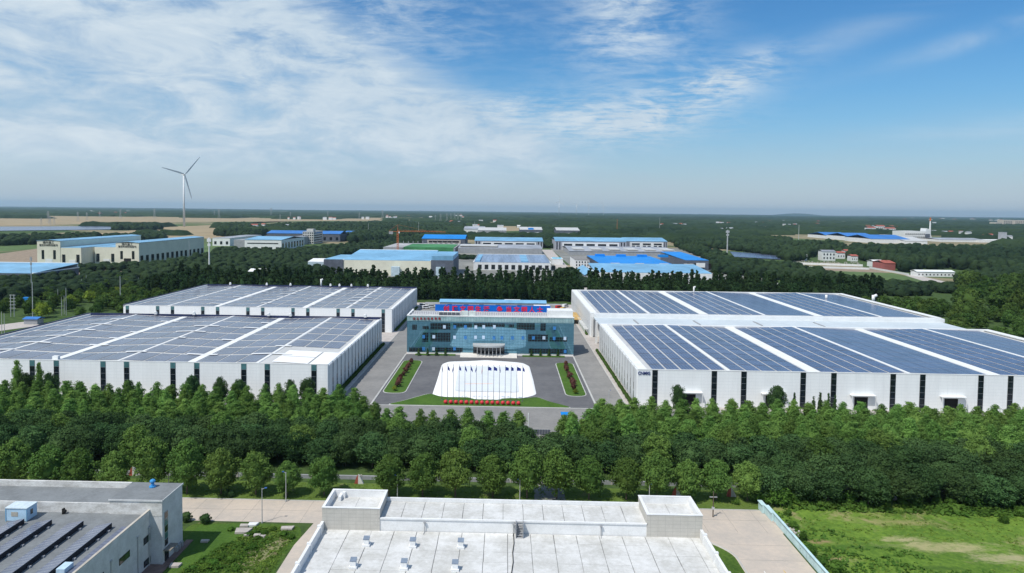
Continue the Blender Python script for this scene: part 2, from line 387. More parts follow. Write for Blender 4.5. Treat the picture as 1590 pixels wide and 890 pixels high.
for x0, x1 in ((-43.4, -34.9), (21.7, 29.4)):
    out = rounded([(x0, 237.8), (x1, 237.8), (x1, 291), (x0, 291)], 3.5)
    b = MB(); b.prism(out, 0, .13); struct('kerb', b, KERB)
    inn = rounded([(x0 + .35, 238.15), (x1 - .35, 238.15), (x1 - .35, 290.65), (x0 + .35, 290.65)], 3.3)
    b = MB(); b.prism(inn, .1, .2); struct('lawn', b, LAWN)
fl = [(-39, 223.8), (22.5, 223.8), (20, 226.5), (15.5, 230.5), (11.5, 236.2), (8, 234), (-22, 234), (-26, 238.5), (-29.8, 234), (-34.5, 228)]
b = MB(); b.prism(rounded(fl, 2.5), .05, .18); struct('lawn', b, LAWN)
b = MB(); b.prism(rounded([(p[0] * 1.012 - .0, 229 + (p[1] - 229) * 1.03) for p in fl], 2.5), .0, .12); struct('kerb', b, KERB)
# planting strips beside the halls
def hedge(name, label, x0, x1, y0, y1, h, m, n, jag=.25):
    r = random.Random(int(x0 * 7 + y0)); b = MB(); L = y1 - y0; k = int(L / .9)
    for i in range(k):
        y = y0 + (i + .5) * L / k; xx = (x0 + x1) / 2 + r.uniform(-.1, .1)
        b.ball((xx, y, h * .45), (x1 - x0) * .62, 7, 5, sz=h / (x1 - x0) * .8, jit=jag, rnd=r)
    return tag(b.build(name, m), label, 'hedge')
LEAF_H = leafmat('hedge_leaf', (.03, .065, .015), (.06, .11, .025), 1.2)
hedge('hedge', 'low clipped hedge running beside the left front hall wall', -59.0, -57.6, 232, 325, 1.1, LEAF_H, 60)
hedge('hedge', 'low clipped hedge running beside the right front hall wall', 42.6, 43.8, 229, 318, 1.1, LEAF_H, 60)
hedge('hedge', 'low hedge beside the left rear hall wall', -59.0, -57.7, 362, 450, 1.1, LEAF_H, 40)
hedge('hedge', 'low hedge beside the right rear hall wall', 42.8, 43.9, 358, 400, 1.1, LEAF_H, 30)

# foreground plots
sheet('service_road', [(-160, 137.4), (57.5, 137.4), (57.5, 148), (-160, 148)], CONC, .03)
sheet('side_yard', [(33.5, 60), (57.0, 60), (57.0, 137.6), (33.5, 137.6)], CONC, .032)
sheet('verge', [(-200, 148.2), (57.5, 148.2), (57.5, 158.4), (-200, 158.4)], VERGE, .02)
b = MB(); b.box(-200, 57.5, 147.95, 148.2, 0, .14); struct('kerb', b, KERB)
b = MB(); b.box(-200, 150, 161.0, 163.2, 0, .05); struct('footpath', b, GREYP)
sheet('yard_grass', rounded([(-64, 60), (-40.6, 60), (-40.6, 126), (-39.5, 131), (-41.5, 136.6), (-64, 136.8)], 3), WEEDS, .024)
sheet('lawn', [(-62, 118), (-54.5, 118), (-49.5, 136.3), (-62, 136.3)], LAWN, .03)
sheet('yard_path', [(-40.2, 60), (-36, 60), (-36, 137.5), (-39, 137.5), (-40.2, 128)], CONC, .028)
sheet('lawn', rounded([(33.5, 70), (44.0, 70), (44.0, 122), (44.1, 128.3), (41.4, 132.3), (36.5, 135.3), (33.5, 135.6)], 2.), WEEDS, .04)
b = MB()
o_ = rounded([(33.2, 69), (44.3, 69), (44.3, 122), (44.4, 128.5), (41.6, 132.6), (36.6, 135.6), (33.2, 135.9)], 2.)
for i in range(len(o_)):
    p, q = o_[i], o_[(i + 1) % len(o_)]; b.tube((*p, .05), (*q, .05), .13, n=5)
struct('kerb', b, KERB)
b = MB()
for y in (143,): b.box(-70, 56, y, y + .06, .031, .038)
for x in range(-66, 57, 6): b.box(x, x + .05, 137.4, 148, .0312, .037)
for y in (132.2, 126.4, 120, 114): b.box(44.8, 57, y, y + .05, .033, .038)
struct('road_joint', b, mat('joint_tar', (.2, .19, .17)))
b = MB(); b.box(47.6, 47.75, 112, 122.5, .034, .04); b.box(54.3, 54.45, 113, 122, .034, .04); struct('road_marking', b, MARK)
b = MB(); b.box(51.3, 51.45, 117, 123, .034, .04); struct('road_marking', b, mat('yellow_paint', (.62, .42, .12)))
sheet('meadow', [(57.8, 60), (260, 60), (260, 152), (62, 152), (57.8, 147)], MEADOW, .02)

# distant fields and plots, traced as plots of land
gsheet('field', [(-400, 366), (0, 364), (170, 362), (250, 352), (330, 350), (520, 337), (640, 334.5), (640, 341), (410, 344), (345, 358), (360, 370), (200, 372), (60, 374), (-400, 380)], FIELD, .10)
gsheet('field', [(-300, 333), (180, 331), (460, 333), (700, 338), (660, 342), (300, 345), (60, 350), (-300, 354)], FIELD, .16)
gsheet('field', [(-300, 398), (0, 394), (60, 386), (62, 412), (0, 414), (-300, 424)], DIRT, .13)
gsheet('field', [(-300, 380), (0, 377), (58, 374), (58, 387), (0, 391), (-300, 396)], FIELDG, .12)
gsheet('field', [(112, 414), (222, 410), (232, 420), (180, 428), (118, 428)], DIRT, .13)
gsheet('field', [(280, 380), (330, 378), (372, 392), (330, 404), (288, 402)], FIELDG, .12)
gsheet('field', [(690, 350), (780, 345), (870, 347), (878, 356), (760, 360), (690, 358)], FIELD, .10)
gsheet('field', [(1262, 416), (1350, 417), (1380, 424), (1290, 421)], DIRT, .14)
gsheet('field', [(1290, 421), (1385, 424), (1440, 436), (1400, 446), (1310, 436)], FIELDG, .13)
gsheet('field', [(1405, 428), (1420, 427), (1470, 438), (1458, 444)], PAVE, .15)
gsheet('highway', [(752, 337), (762, 337), (745, 345), (640, 366), (560, 384), (520, 384), (600, 366), (700, 346)], mat('far_road', (.33, .33, .31)), .2)
sheet('estate_road', [(58, 545), (70, 545), (78, 1150), (60, 1150)], PAVE, .14)
sheet('industrial_ground', [(-200, 600), (58, 600), (60, 1300), (-190, 1300)], mat('estate_ground', (.24, .24, .22), var=.2, scale=.02), .05)
sheet('industrial_ground', [(78, 600), (250, 600), (330, 1250), (78, 1250)], MATS['estate_ground'], .055)

# ------------------------------------------------------------------ the four halls
HZ = 12.5
def hall(name, label, x0, x1, y0, y1, nspan, strips, solarm, ncol, nrow, colw, margin, side, skip=None, navy=False, doors=(), rm=(0., 0.), front=True):
    root = empty(name, label, 'factory hall', (0, 0, 0), group='white industrial halls with solar roofs')
    vz, rz_ = HZ - .9, HZ - .03
    t = .3
    b = MB()
    b.box(x0, x1, y0, y0 + t, 0, HZ); b.box(x0, x1, y1 - t, y1, 0, HZ - .5 if not navy else HZ + .1)
    b.box(x0, x0 + t, y0 + t, y1 - t, 0, HZ - .1); b.box(x1 - t, x1, y0 + t, y1 - t, 0, HZ - .1)
    b.build('wall', W_WALL, root)
    # roof of gabled spans
    prof = []; w = (x1 - x0 - 2 * t) / nspan
    for i in range(nspan):
        prof += [(x0 + t + i * w, vz), (x0 + t + (i + .5) * w, rz_)]
    prof.append((x1 - t, vz)); prof = prof + [(x1 - t, vz - .4), (x0 + t, vz - .4)]
    b = MB(); b.extr(prof, y0 + t, y1 - t); b.build('roof', W_ROOF, root)
    gw, rw = (1.4, .5) if navy else (2.0, .5)
    for i in range(nspan + 1):
        xc = x0 + t + i * w; xa, xb = max(x0 + t + .01, xc - gw), min(x1 - t - .01, xc + gw); MB().box(xa, xb, y0 + t + .01, y1 - t - .01, vz - .1, vz + .3).build('gutter_walkway', W_WHITE, root)
    for i in range(nspan):
        xc = x0 + t + (i + .5) * w; MB().box(xc - rw, xc + rw, y0 + t + .01, y1 - t - .01, rz_ - .1, rz_ + .16).build('ridge_cap', W_WHITE, root)
    if navy:
        g = MB(); g.box(x0 - .02, x0 + .8, y0 - .02, y1 + .02, HZ - .6, HZ + .5); g.box(x0 + .8, x1 + .02, y1 - .5, y1 + .02, HZ - .6, HZ + .5); g.build('coping', NAVY, root)
        g = MB(); g.box(x0 + .8, x0 + 1.5, y0 + .4, y1 - .5, HZ - 1.2, HZ + .1); g.box(x0, x1 + .03, y0 - .04, y0 + .3, HZ - .18, HZ + .05); g.build('parapet_cap', W_WHITE, root)
    else:
        g = MB(); g.box(x0 - .03, x0 + 3.0, y0 - .05, y1, HZ - .35, HZ + .02); g.box(x0 + 3.0, x1 + .03, y0 - .05, y0 + .35, HZ - .25, HZ + .02)
        g.box(x0 + 3.0, x1 + .03, y1 - 1.6, y1 + .05, HZ - .8, HZ + .0); g.box(x1 - 3.0, x1 + .03, y0 + .35, y1 - 1.6, HZ - .35, HZ + .02); g.build('parapet_cap', W_WHITE, root)
    # solar blocks (each block of modules is a part)
    cache = {}
    for sl in range(nspan * 2):
        xa = x0 + t + sl * w / 2; up = sl % 2 == 0
        lo, hi = xa + (gw + .2 if up else rw + .2), xa + w / 2 - (rw + .2 if up else gw + .2)
        if sl == 0: lo += margin
        if sl == 2 * nspan - 1: hi -= margin
        n = ncol[sl % len(ncol)] if isinstance(ncol, (list, tuple)) else ncol
        cw = (hi - lo) / n; ln_ = (y1 - y0 - 2.2 - rm[0] - rm[1]) / nrow
        plain = (not navy) and sl > 1 and not up; gx = colw if not plain else .22
        slope = (rz_ - vz) / (w / 2) * (1 if up else -1)
        key = (round(cw, 2), up, plain)
        if key not in cache:
            b = MB(); q = cw - gx; ly = ln_ - (1.95 if navy else .3 if plain else .6)
            b.box(-q / 2, q / 2, -ly / 2, ly / 2, 0, .07)
            b.v = [(x, y, z + x * slope) for x, y, z in b.v]
            cache[key] = b.mesh('solar_array', [solarm])
        for i in range(n):
            xc = lo + (i + .5) * cw
            zc = vz + (xc - xa) * slope if up else rz_ + (xc - xa) * slope
            for j in range(nrow):
                yc = y0 + 1.0 + rm[0] + (j + .5) * ln_
                if skip and skip(xc, yc): continue
                link('solar_array', cache[key], root, loc=(xc, yc, zc + .05))
    if navy:   # loose bright walkway sheets lying in some of the row gaps
        wr = random.Random(int(y0)); ln_ = (y1 - y0 - 2.2) / nrow
        for i in range(1, nspan * 2):
            for j in range(1, nrow):
                xc = x0 + t + i * w / 2; yy = y0 + 1.0 + j * ln_
                if wr.random() < .25 or (skip and skip(xc + 2, yy)) or (skip and skip(xc - 2, yy)): continue
                ll = wr.uniform(3, 8); a_ = xc - ll * (wr.random() < .8); b_ = xc + ll * wr.random(); zz_ = (vz if i % 2 == 0 else rz_)
                sl_ = (rz_ - vz) / (w / 2) * (1 if i % 2 == 0 else -1)
                if b_ - a_ < 1: continue
                zf = lambda x_: zz_ + sl_ * abs(x_ - xc) + .33
                MB().poly([(a_, yy - .8, zf(a_)), (xc, yy - .8, zf(xc)), (xc, yy + .8, zf(xc)), (a_, yy + .8, zf(a_))]).poly([(xc, yy - .8, zf(xc)), (b_, yy - .8, zf(b_)), (b_, yy + .8, zf(b_)), (xc, yy + .8, zf(xc))]).build('walkway_sheet', W_WHITE, root)
    # glazed strips of the front wall: dark glass with a frame, panes as sub-parts
    wm = MB(); wm.box(-.95, .95, -.06, .05, 0, HZ - .2); wmesh = wm.mesh('window_strip', [FRAME])
    ph = (HZ - .2) / 6
    pt = MB().box(-.84, .84, -.09, -.062, .05, ph - .05).mesh('pane', [GLASS_T]); pd = MB().box(-.84, .84, -.09, -.062, .05, ph - .05).mesh('pane', [GLASS_D])
    for sx in strips if front else ():
        wo = link('window_strip', wmesh, root, loc=(sx, y0, 0))
        for k in range(6): link('pane', pt if (k == 5 and navy) else pd, wo, loc=(0, 0, k * ph + .03))
    for dx in doors:
        do = MB().box(dx - 2.2, dx + 2.2, y0 - .08, y0 + .1, 0, 4.3).build('door_opening', DARK, root)
        MB().box(dx - 3.8, dx + 4.2, y0 - 1.6, y0, 5.0, 5.25).box(dx - 3.8, dx - 3.6, y0 - 1.6, y0 - 1.4, 0, 5).box(dx + 4.0, dx + 4.2, y0 - 1.6, y0 - 1.4, 0, 5).build('door_canopy', W_WHITE, root)
    # ribbed side wall with slim windows, one side only (the one the road runs along)
    xs, sg = (x1, 1) if side > 0 else (x0, -1)
    L = y1 - y0; nb = int(round(L / 5.8)); bw = L / nb
    d = .35
    pm = MB().box(-d / 2, d / 2, -bw * .36, bw * .36, 0, HZ - .35).mesh('wall_panel', [W_SIDE])
    wn = MB().box(-.1, .1, -bw * .13, bw * .13, .2, HZ - .7).mesh('window_strip', [GREYP, GLASS_D])
    wg = MB().box(-.05, .05, -bw * .1, bw * .1, .0, 2.4).mesh('pane', [GLASS_D])
    for i in range(nb):
        link('wall_panel', pm, root, loc=(xs + sg * d / 2, y0 + (i + .5) * bw, 0))
        if i < nb - 1:
            so_ = link('window_strip', wn, root, loc=(xs + sg * .1, y0 + (i + 1) * bw, 0))
            for zz in (1.2, 4.2): link('pane', wg, so_, loc=(sg * .14, 0, zz))
    return root

LX0, LX1, RX0, RX1 = -203.4, -59.6, 44.8, 224.0
def pxs(pairs, Y): return [GY(p, 565, Y)[0] for p in pairs]
ls = pxs([-60, -22, 50, 87.5, 160, 196.5, 268.5, 305.5, 378.5, 415, 487.5], 227)
hallLF = hall('factory_hall', 'front left hall with greyish solar roof, white blank panel patch at its right corner', LX0, LX1, 227, 326.5, 3, ls, SOL_L, 3, 7, .62, 1.2, 1,
     skip=lambda x, y: x > -80.2 and y < 249, navy=True)
b = MB()
for k, (xa, xb, ya, yb) in enumerate(((-79.6, -67.2, 229.6, 239.2), (-79.6, -67.2, 239.6, 249), (-66.6, -60.8, 229.6, 249))):
    zz = lambda x: HZ - .03 - (x + 81.5) * .87 / 21.9
    MB().poly([(xa, ya, zz(xa) + .14), (xb, ya, zz(xb) + .14), (xb, yb, zz(xb) + .14), (xa, yb, zz(xa) + .14)]).build('roof_sheet', mat('new_white_sheet', (.82, .83, .83), var=.03), hallLF)
ls2 = [GY(p, 497, 357)[0] for p in (198, 245, 268, 315, 338, 385, 408, 455, 478, 525, 548, 595)]
hallLB = hall('factory_hall', 'rear left hall with greyish solar roof and white front wall behind the front left hall', LX0, LX1, 357, 457, 3, ls2, SOL_L, 3, 7, .7, 1.2, 1, navy=True)
rs = pxs([1017, 1109, 1155, 1247, 1294.5, 1386.5, 1432.5, 1523, 1569], 228)
drs = pxs([1070.5, 1200, 1338, 1478], 228)
hallRF = hall('factory_hall', 'front right hall with blue solar roof and lettering at its left corner', RX0, RX1, 227.6, 320, 3, rs, SOL_R, 5, 10, .62, 2.6, -1, doors=drs)
hallRB = hall('factory_hall', 'rear right hall with blue solar roof behind the pale connecting roof', RX0, RX1, 354, 458, 3, [], SOL_R, 5, 7, .7, 2.6, -1, front=False)
text_part('lettering', 'CNMIG', 1.55, mat('navy_letters', (.03, .05, .2)), hallRF, (RX0 + 2.05, 227.5, 11.1), (math.pi / 2, 0, 0), xs=.82, bold=.03)
# link roof between the right halls
lk = empty('connecting_roof', 'low pale roof joining the two right halls above a dark passage', 'roof')
MB().box(RX0 + 1.2, RX1 - 1, 320.02, 353.98, HZ - 2.6, HZ - 2.1).build('deck', mat('pale_blue_roof', (.52, .58, .62), var=.06, scale=.05), lk)
MB().box(RX0 + 1.2, RX1, 351.2, 353.4, HZ - 2.1, HZ - .2).build('fascia', W_WHITE, lk)
for y in (320.4, 336, 352.6): MB().box(RX0, RX0 + 1, y - .5, y + .5, 0, HZ - 1.6).build('column', W_WHITE, lk)
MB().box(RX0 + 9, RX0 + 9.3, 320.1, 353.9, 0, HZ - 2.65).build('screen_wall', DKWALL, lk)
for k in range(4):
    x = RX0 + 20 + k * 30; MB().box(x, x + .8, 333, 345, HZ - 2.1, HZ - 1.8).build('cable_tray', GREYP, lk)
# pipes and cowls on the roofs
def pipe(parent, x, y, z, h, r, bend=1):
    b = MB(); b.tube((x, y, z), (x, y, z + h), r, n=10)
    if bend: b.tube((x, y, z + h - r), (x + bend * r * 2.2, y, z + h), r, n=10)
    b.build('vent_pipe', W_WHITE, parent, smooth=True)
for px, py in ((500.5, 443),): x, y = G(px, py, HZ); pipe(hallLB, x, y - 3, HZ - 1, 5.5, .55)
x, y = G(1356, 466, HZ); pipe(hallRB, x, y, HZ - 1, 4.0, .9)
x, y = G(1076, 452, HZ); pipe(hallRB, x, y - 2, HZ - 1, 4.2, .5)
x, y = G(1283, 463, HZ); pipe(hallRB, x, y, HZ - 1, 3.0, .7, 0)
cowl = MB().box(-.6, .6, -.5, .5, 0, 1.0).ball((0, 0, 1.1), .6, 8, 5).mesh('roof_cowl', [W_WHITE])
for px, py in ((358, 443), (417, 443), (455, 443), (516, 444), (528, 445), (547, 445), (573, 445)):
    x, y = G(px, py, HZ); link('roof_cowl', cowl, hallLB, loc=(x, 456.2, HZ + .4))
for px in (233, 296, 417, 452, 570): x, y = G(px, 492, HZ); link('roof_cowl', cowl, hallLF, loc=(x, 325.6, HZ + .4))
x, y = G(76, 559, HZ); MB().box(-1, 1, -.6, .6, 0, 1.2).build('roof_cowl', W_WHITE, hallLF, loc=(x, 230.5, HZ - .6))
# glass-canopy walkway of the rear right hall's side, ducts
b = MB()
for i in range(12):
    y = 362 + i * 3.4; b.box(RX0 - 2.4, RX0 - .4, y, y + .5, 2.4, 3.0); b.tube((RX0 - 2.2, y, 0), (RX0 - 2.2, y, 2.5), .12, n=5)
tag(b.build('cooling_unit_row', W_WHITE), 'row of white wall units standing beside the rear right hall', 'equipment')
b = MB(); b.box(34, 44, 392, 420, 2.6, 2.9)
for y in (393, 402, 411, 419): b.tube((35, y, 0), (35, y, 2.7), .15, n=5); b.tube((43, y, 0), (43, y, 2.7), .15, n=5)
tag(b.build('scaffold_shelter', mat('ochre_sheet', (.5, .33, .12))), 'ochre sheet shelter on posts between the office and rear right hall', 'shelter')

# ------------------------------------------------------------------ office building
OX0, OX1, OY = -44.0, 31.0, 305.0
off = empty('office_building', 'teal glass curtain walled office with white plinth at the centre', 'office building')
def fxz(zx, zy):   # facade detail: x and z from the photograph
    return GY(620 + zx / 5.6786, 455 + zy / 5.6786, OY)
MB().box(OX0, OX1, OY, OY + 19, .0, .9).build('plinth', W_WHITE, off)
MB().box(OX0 + .15, OX1 - .15, OY + .15, OY + 18.8, .9, 16.6).build('core_wall', mat('office_core', (.04, .10, .12)), off)
def officeglass():
    m = bpy.data.materials.new('office_glass'); m.use_nodes = True; t = NT(m.node_tree); b = t.n.get('Principled BSDF')
    g = t.n.new('ShaderNodeTexCoord'); p = t.sep(g.outputs['Object'])
    cell = t.comb(t.m('FLOOR', t.m('DIVIDE', p[0], 1.25)), 0., t.m('FLOOR', t.m('DIVIDE', p[2], 1.3)))
    wn = t.n.new('ShaderNodeTexWhiteNoise'); t.l.new(cell, wn.inputs[0])
    t.l.new(t.mix(wn.outputs[0], (.095, .25, .35), (.12, .30, .41)), b.inputs['Base Color'])
    b.inputs['Metallic'].default_value = .5; b.inputs['Roughness'].default_value = .02; b.inputs['IOR'].default_value = 2.1; b.inputs['Specular IOR Level'].default_value = .6
    b.inputs['Specular Tint'].default_value = (.8, .93, 1, 1)
    return m
OG = officeglass()
MB().box(OX0, OX1, OY - .05, OY + .1, .9, 14.9).box(OX0 - .05, OX0 + .1, OY + .1, OY + 18.9, .9, 14.9).box(OX1 - .1, OX1 + .05, OY + .1, OY + 18.9, .9, 14.9).build('curtain_wall', OG, off)
MB().box(OX0 - .1, OX1 + .1, OY - .12, OY + .12, 14.9, 17.2).box(OX0 - .1, OX0 + .1, OY + .12, OY + 18.9, 14.9, 17.2).box(OX1 - .1, OX1 + .1, OY + .12, OY + 18.9, 14.9, 17.2).build('parapet_glass', mat('pale_teal_glass', (.33, .47, .49), rough=.15, var=.15, scale=.5, spec=.6), off)
b = MB(); nx = 60
for i in range(nx + 1):
    x = OX0 + (OX1 - OX0) * i / nx; b.box(x - .035, x + .035, OY - .14, OY - .05, .9, 17.1)
for z in np.arange(.9, 17.2, 1.3): b.box(OX0, OX1, OY - .13, OY - .06, z - .03, z + .03)
b.build('mullions', mat('teal_frame', (.05, .17, .215), rough=.4), off, kind='stuff')
for (a, c, d, e) in ((112, 278, 155, 325), (205, 290, 260, 320), (275, 262, 450, 325), (475, 265, 640, 305), (655, 265, 930, 300), (965, 275, 1010, 305), (1035, 265, 1195, 325), (1245, 268, 1290, 335),
                     (205, 350, 255, 430), (275, 350, 450, 430), (1135, 365, 1310, 430), (1325, 390, 1480, 430), (85, 480, 205, 520), (290, 480, 560, 520), (1140, 490, 1480, 535)):
    x0, z1 = fxz(a, c); x1, z0 = fxz(d, e); MB().box(x0, x1, OY - .075, OY - .04, z0, z1).build('dark_window', GLASS_D, off)
WB = mat('blue_sky_reflection', (.05, .22, .55), rough=.3); WW = mat('pale_sky_reflection', (.55, .68, .85), rough=.3)  # sky reflected in the opened panes, put into their base colour
for zx, zy, q in ((398, 298, 1), (675, 300, 1), (745, 298, 1), (838, 298, 1), (305, 385, 1), (488, 390, 1), (672, 390, 1), (742, 390, 1), (1275, 395, 1), (1460, 400, 1), (302, 492, 1),
               (490, 298, 0), (583, 298, 0), (215, 385, 0), (583, 392, 0), (835, 395, 0), (905, 395, 0), (998, 395, 0), (1090, 395, 0), (1183, 395, 0), (1368, 310, 0), (1365, 400, 0), (215, 490, 0), (487, 490, 0), (1462, 515, 0)):
    x, z = fxz(zx, zy); b = MB(); b.box(x - .62, x + .62, OY - .32, OY - .24, z - .75, z + .75); b.build('open_window', WW if q else WB, off)
MB().box(OX0, OX1, OY + .2, OY + 18.9, 16.6, 16.8).build('roof', mat('office_roof', (.36, .36, .38)), off)
MB().box(OX0 - .15, OX1 + .15, OY - .25, OY + .6, 17.2, 17.6).box(OX0 - .15, OX0 + .6, OY + .6, OY + 19, 17.2, 17.6).build('coping', W_WHITE, off)
b = MB()
for i in range(62):
    x = OX0 + 2 + i * 1.02; b.box(x - .09, x + .09, OY + 1.0, OY + 1.15, 17.2, 19.3)
b.box(OX0 + 2, OX0 + 65, OY + 1.0, OY + 1.15, 19.2, 19.4); b.box(OX0 + 2, OX0 + 65, OY + .98, OY + 1.17, 17.7, 17.9)
b.build('railing', W_WHITE, off, kind='stuff')
MB().box(19.3, 30.6, OY + .7, OY + 8, 16.8, 20.4).build('rooftop_room', W_WHITE, off)
for i in range(5):
    u_ = MB().box(-29.6 + i * 1.9, -28.0 + i * 1.9, OY + .3, OY + 1.6, 17.6, 19.0); u_.build('air_unit', mat('dark_unit', (.1, .11, .13)), off)
MB().box(-29.8, -20.1, OY + .3, OY + 1.8, 19.0, 19.2).build('unit_cover', W_WHITE, off)
for xa in (-19.6, -16.1): MB().box(xa, xa + 2.9, OY + .3, OY + 2, 17.6, 19.6).build('rooftop_box', mat('pale_box', (.62, .68, .66)), off)
b = empty('entrance_canopy', 'curved pale canopy on seven slim columns over the office doors', 'canopy', (0, 0, 0))
b.parent = off; [b.__delitem__(k) for k in ('label', 'category')]
prof = []
for k in range(13):
    a = math.pi * (k / 12); prof.append((-7 + 7.2 * math.cos(math.pi + a), OY - 2.2 - 4.6 * math.sin(a) ** .55))
prof += [(.2, OY - .05), (-14.2, OY - .05)]
MB().prism(prof, 4.6, 5.3).build('canopy_roof', mat('canopy_top', (.42, .44, .45)), b)
for k in range(7): x = -12 + k * 1.7; yy = OY - 5.8; MB().tube((x, yy, .9), (x, yy, 4.6), .15, n=8).build('column', POLE, b)
MB().box(-14, 0, OY - 1.6, OY - .4, .9, 4.6).build('lobby', GLASS_D, b)
st = MB()
for k in range(5): st.box(-19.6, 5.6, 298.6 + k * .4, OY - .01, k * .17, (k + 1) * .17)
st.build('entrance_steps', mat('pale_stone', (.72, .69, .65), var=.04), off)
for i, ch in enumerate('河北高新装备制造'):
    x, z = fxz(130 + i * 32, 226); text_part('roof_letter', ch, 1.15, mat('deep_red', (.30, .02, .03)), off, (x, OY - .35, z), (math.pi / 2, 0, 0), bold=.03)
# slogan board
sb = empty('slogan_board', 'long blue board with red characters behind the office rail', 'billboard')
MB().box(-33.2, 21.6, 322.6, 322.9, 16.9, 20.1).build('board', mat('board_blue', (.0, .13, .55), var=.05, rough=.5), sb)
for zx, ch in zip((415, 490, 560, 628, 695, 768, 885, 965, 1035, 1102, 1170, 1240), '创建文明生活争当文明人士'):
    x, z = GY(620 + zx / 5.6786, 455 + 132 / 5.6786, 322.5); text_part('character', ch, 2.9, mat('pink_red', (.78, .02, .05)), sb, (x, 322.5, 18.0), (math.pi / 2, 0, 0), bold=.07)
for x in range(-32, 22, 9): MB().tube((x, 323.2, 16.8), (x, 323.2, 20.2), .12, n=6).build('post', POLE, sb)
# sheds behind the office
def shed(name, label, x0, x1, y0, y1, h, wallm, roofm, rise=.8, cat='shed', over=.4, axis='x', group=None):
    r = empty(name, label, cat, group=group)
    MB().box(x0, x1, y0, y1, 0, h).build('wall', wallm, r)
    b = MB()
    if axis == 'x': b.extr([(y0 - over, h - .02), ((y0 + y1) / 2, h + rise), (y1 + over, h - .02), (y1 + over, h + .25), ((y0 + y1) / 2, h + rise + .3), (y0 - over, h + .25)][::-1], x0 - over, x1 + over, 'x')
    else: b.extr([(x0 - over, h - .02), ((x0 + x1) / 2, h + rise), (x1 + over, h - .02), (x1 + over, h + .25), ((x0 + x1) / 2, h + rise + .3), (x0 - over, h + .25)], y0 - over, y1 + over, 'y')
    b.build('roof', roofm, r)
    return r
s_ = shed('shed', 'long low shed with light blue roof behind the slogan board', -43, 27, 448, 458, 4.2, GREYP, BLUE2, 1.2)
for x in (-38, -27, -17, -6, 8, 20): MB().box(x, x + 3, 447.9, 448.1, 0, 3).build('door', DARK, s_)
shed('shed', 'small white flat shed at the right end of the rear yard', 19, 28.5, 438, 444, 3.6, W_WHITE, W_WHITE, .1)
shed('shed', 'tiny white cabin on the rear yard behind the blue roofed shed', 0, 10, 462, 466, 4, W_WHITE, W_WHITE, .1)
for k, (x, y) in enumerate(((-55, 455), (-49, 452), (-52, 446), (36, 455), (41, 462), (38, 446))):
    r = empty('parked_van', ('white', 'silver', 'white', 'red', 'white', 'yellow')[k] + ' van parked ' + ('by the left rear hall end', 'in the yard left of the blue shed', 'in front of the left rear hall end', 'behind the office at right', 'by the rear right hall end', 'near the white flat shed')[k], 'van', (x, y, .03), .2 * k)
    cm = (W_WHITE, W_SIDE, W_WHITE, REDB, W_WHITE, mat('yellow_paint', (.6, .42, .1)))[k]
    MB().extr([(-2.4, .45), (2.4, .45), (2.4, 1.1), (1.7, 1.25), (1.2, 2.1), (-2.35, 2.15)], -.95, .95).build('body', cm, r)
    MB().extr([(1.72, 1.2), (1.25, 2.0), (-2.0, 2.0), (-2.0, 1.3)][::-1], -.97, .97).build('window', GLASS_D, r)
    for a in (-1.5, 1.5):
        for c in (-.9, .9): MB().tube((a, c - .12, .38), (a, c + .12, .38), .38, n=10).build('wheel', DARK, r)

# ------------------------------------------------------------------ forecourt: white sheet, flagpoles, red balls
tp = [G(*p) for p in ((671, 614), (679, 590), (686, 566), (696, 562), (730, 561), (755, 559.5), (790, 562), (812, 564), (822, 569), (828, 590), (833, 613), (815, 618), (780, 620), (776, 622), (735, 621), (728, 618), (700, 617.5))]
tp = rounded(tp, 2.0, 3)
cxm = sum(p[0] for p in tp) / len(tp); cym = sum(p[1] for p in tp) / len(tp)
tarp = empty('ground_sheet', 'huge white sheet spread over the plaza before the office', 'ground sheet')
b = MB(); n = len(tp); rr = random.Random(3)
rings = [(1., .06), (.985, .22), (.93, .3), (.6, .34), (.25, .34)]
for s_, z in rings:
    for i, (x, y) in enumerate(tp): b.v.append((cxm + (x - cxm) * s_, cym + (y - cym) * s_, z + rr.uniform(-.02, .02) * (s_ < 1)))
for k in range(len(rings) - 1):
    for i in range(n): j = (i + 1) % n; b.f.append((k * n + i, k * n + j, (k + 1) * n + j, (k + 1) * n + i)); b.mi.append(0)
k = len(rings) - 1; b.f.append(tuple(k * n + i for i in range(n))); b.mi.append(0)
a = sum(tp[i][0] * tp[(i + 1) % n][1] - tp[(i + 1) % n][0] * tp[i][1] for i in range(n))
if a < 0: b.f = [f[::-1] for f in b.f]
b.build('outer_sheet', mat('white_sheeting', (.84, .84, .84), var=.02, rough=.6), tarp, smooth=True)
q = rounded([G(*p) for p in ((706, 609), (712, 570), (800, 571), (806, 611))], 2)
MB().poly([(x, y, .45) for x, y in (q if sum(q[i][0] * q[(i + 1) % len(q)][1] - q[(i + 1) % len(q)][0] * q[i][1] for i in range(len(q))) > 0 else q[::-1])]).build('inner_sheet', mat('bluish_sheeting', (.66, .70, .74), var=.04, scale=.05), tarp)
q = [G(*p) for p in ((722, 598.6), (765, 598.2), (765, 596.8), (722, 597.2))]
MB().poly([(x, y, .455) for x, y in q]).build('printed_band', mat('faint_orange_print', (.74, .60, .54)), tarp)

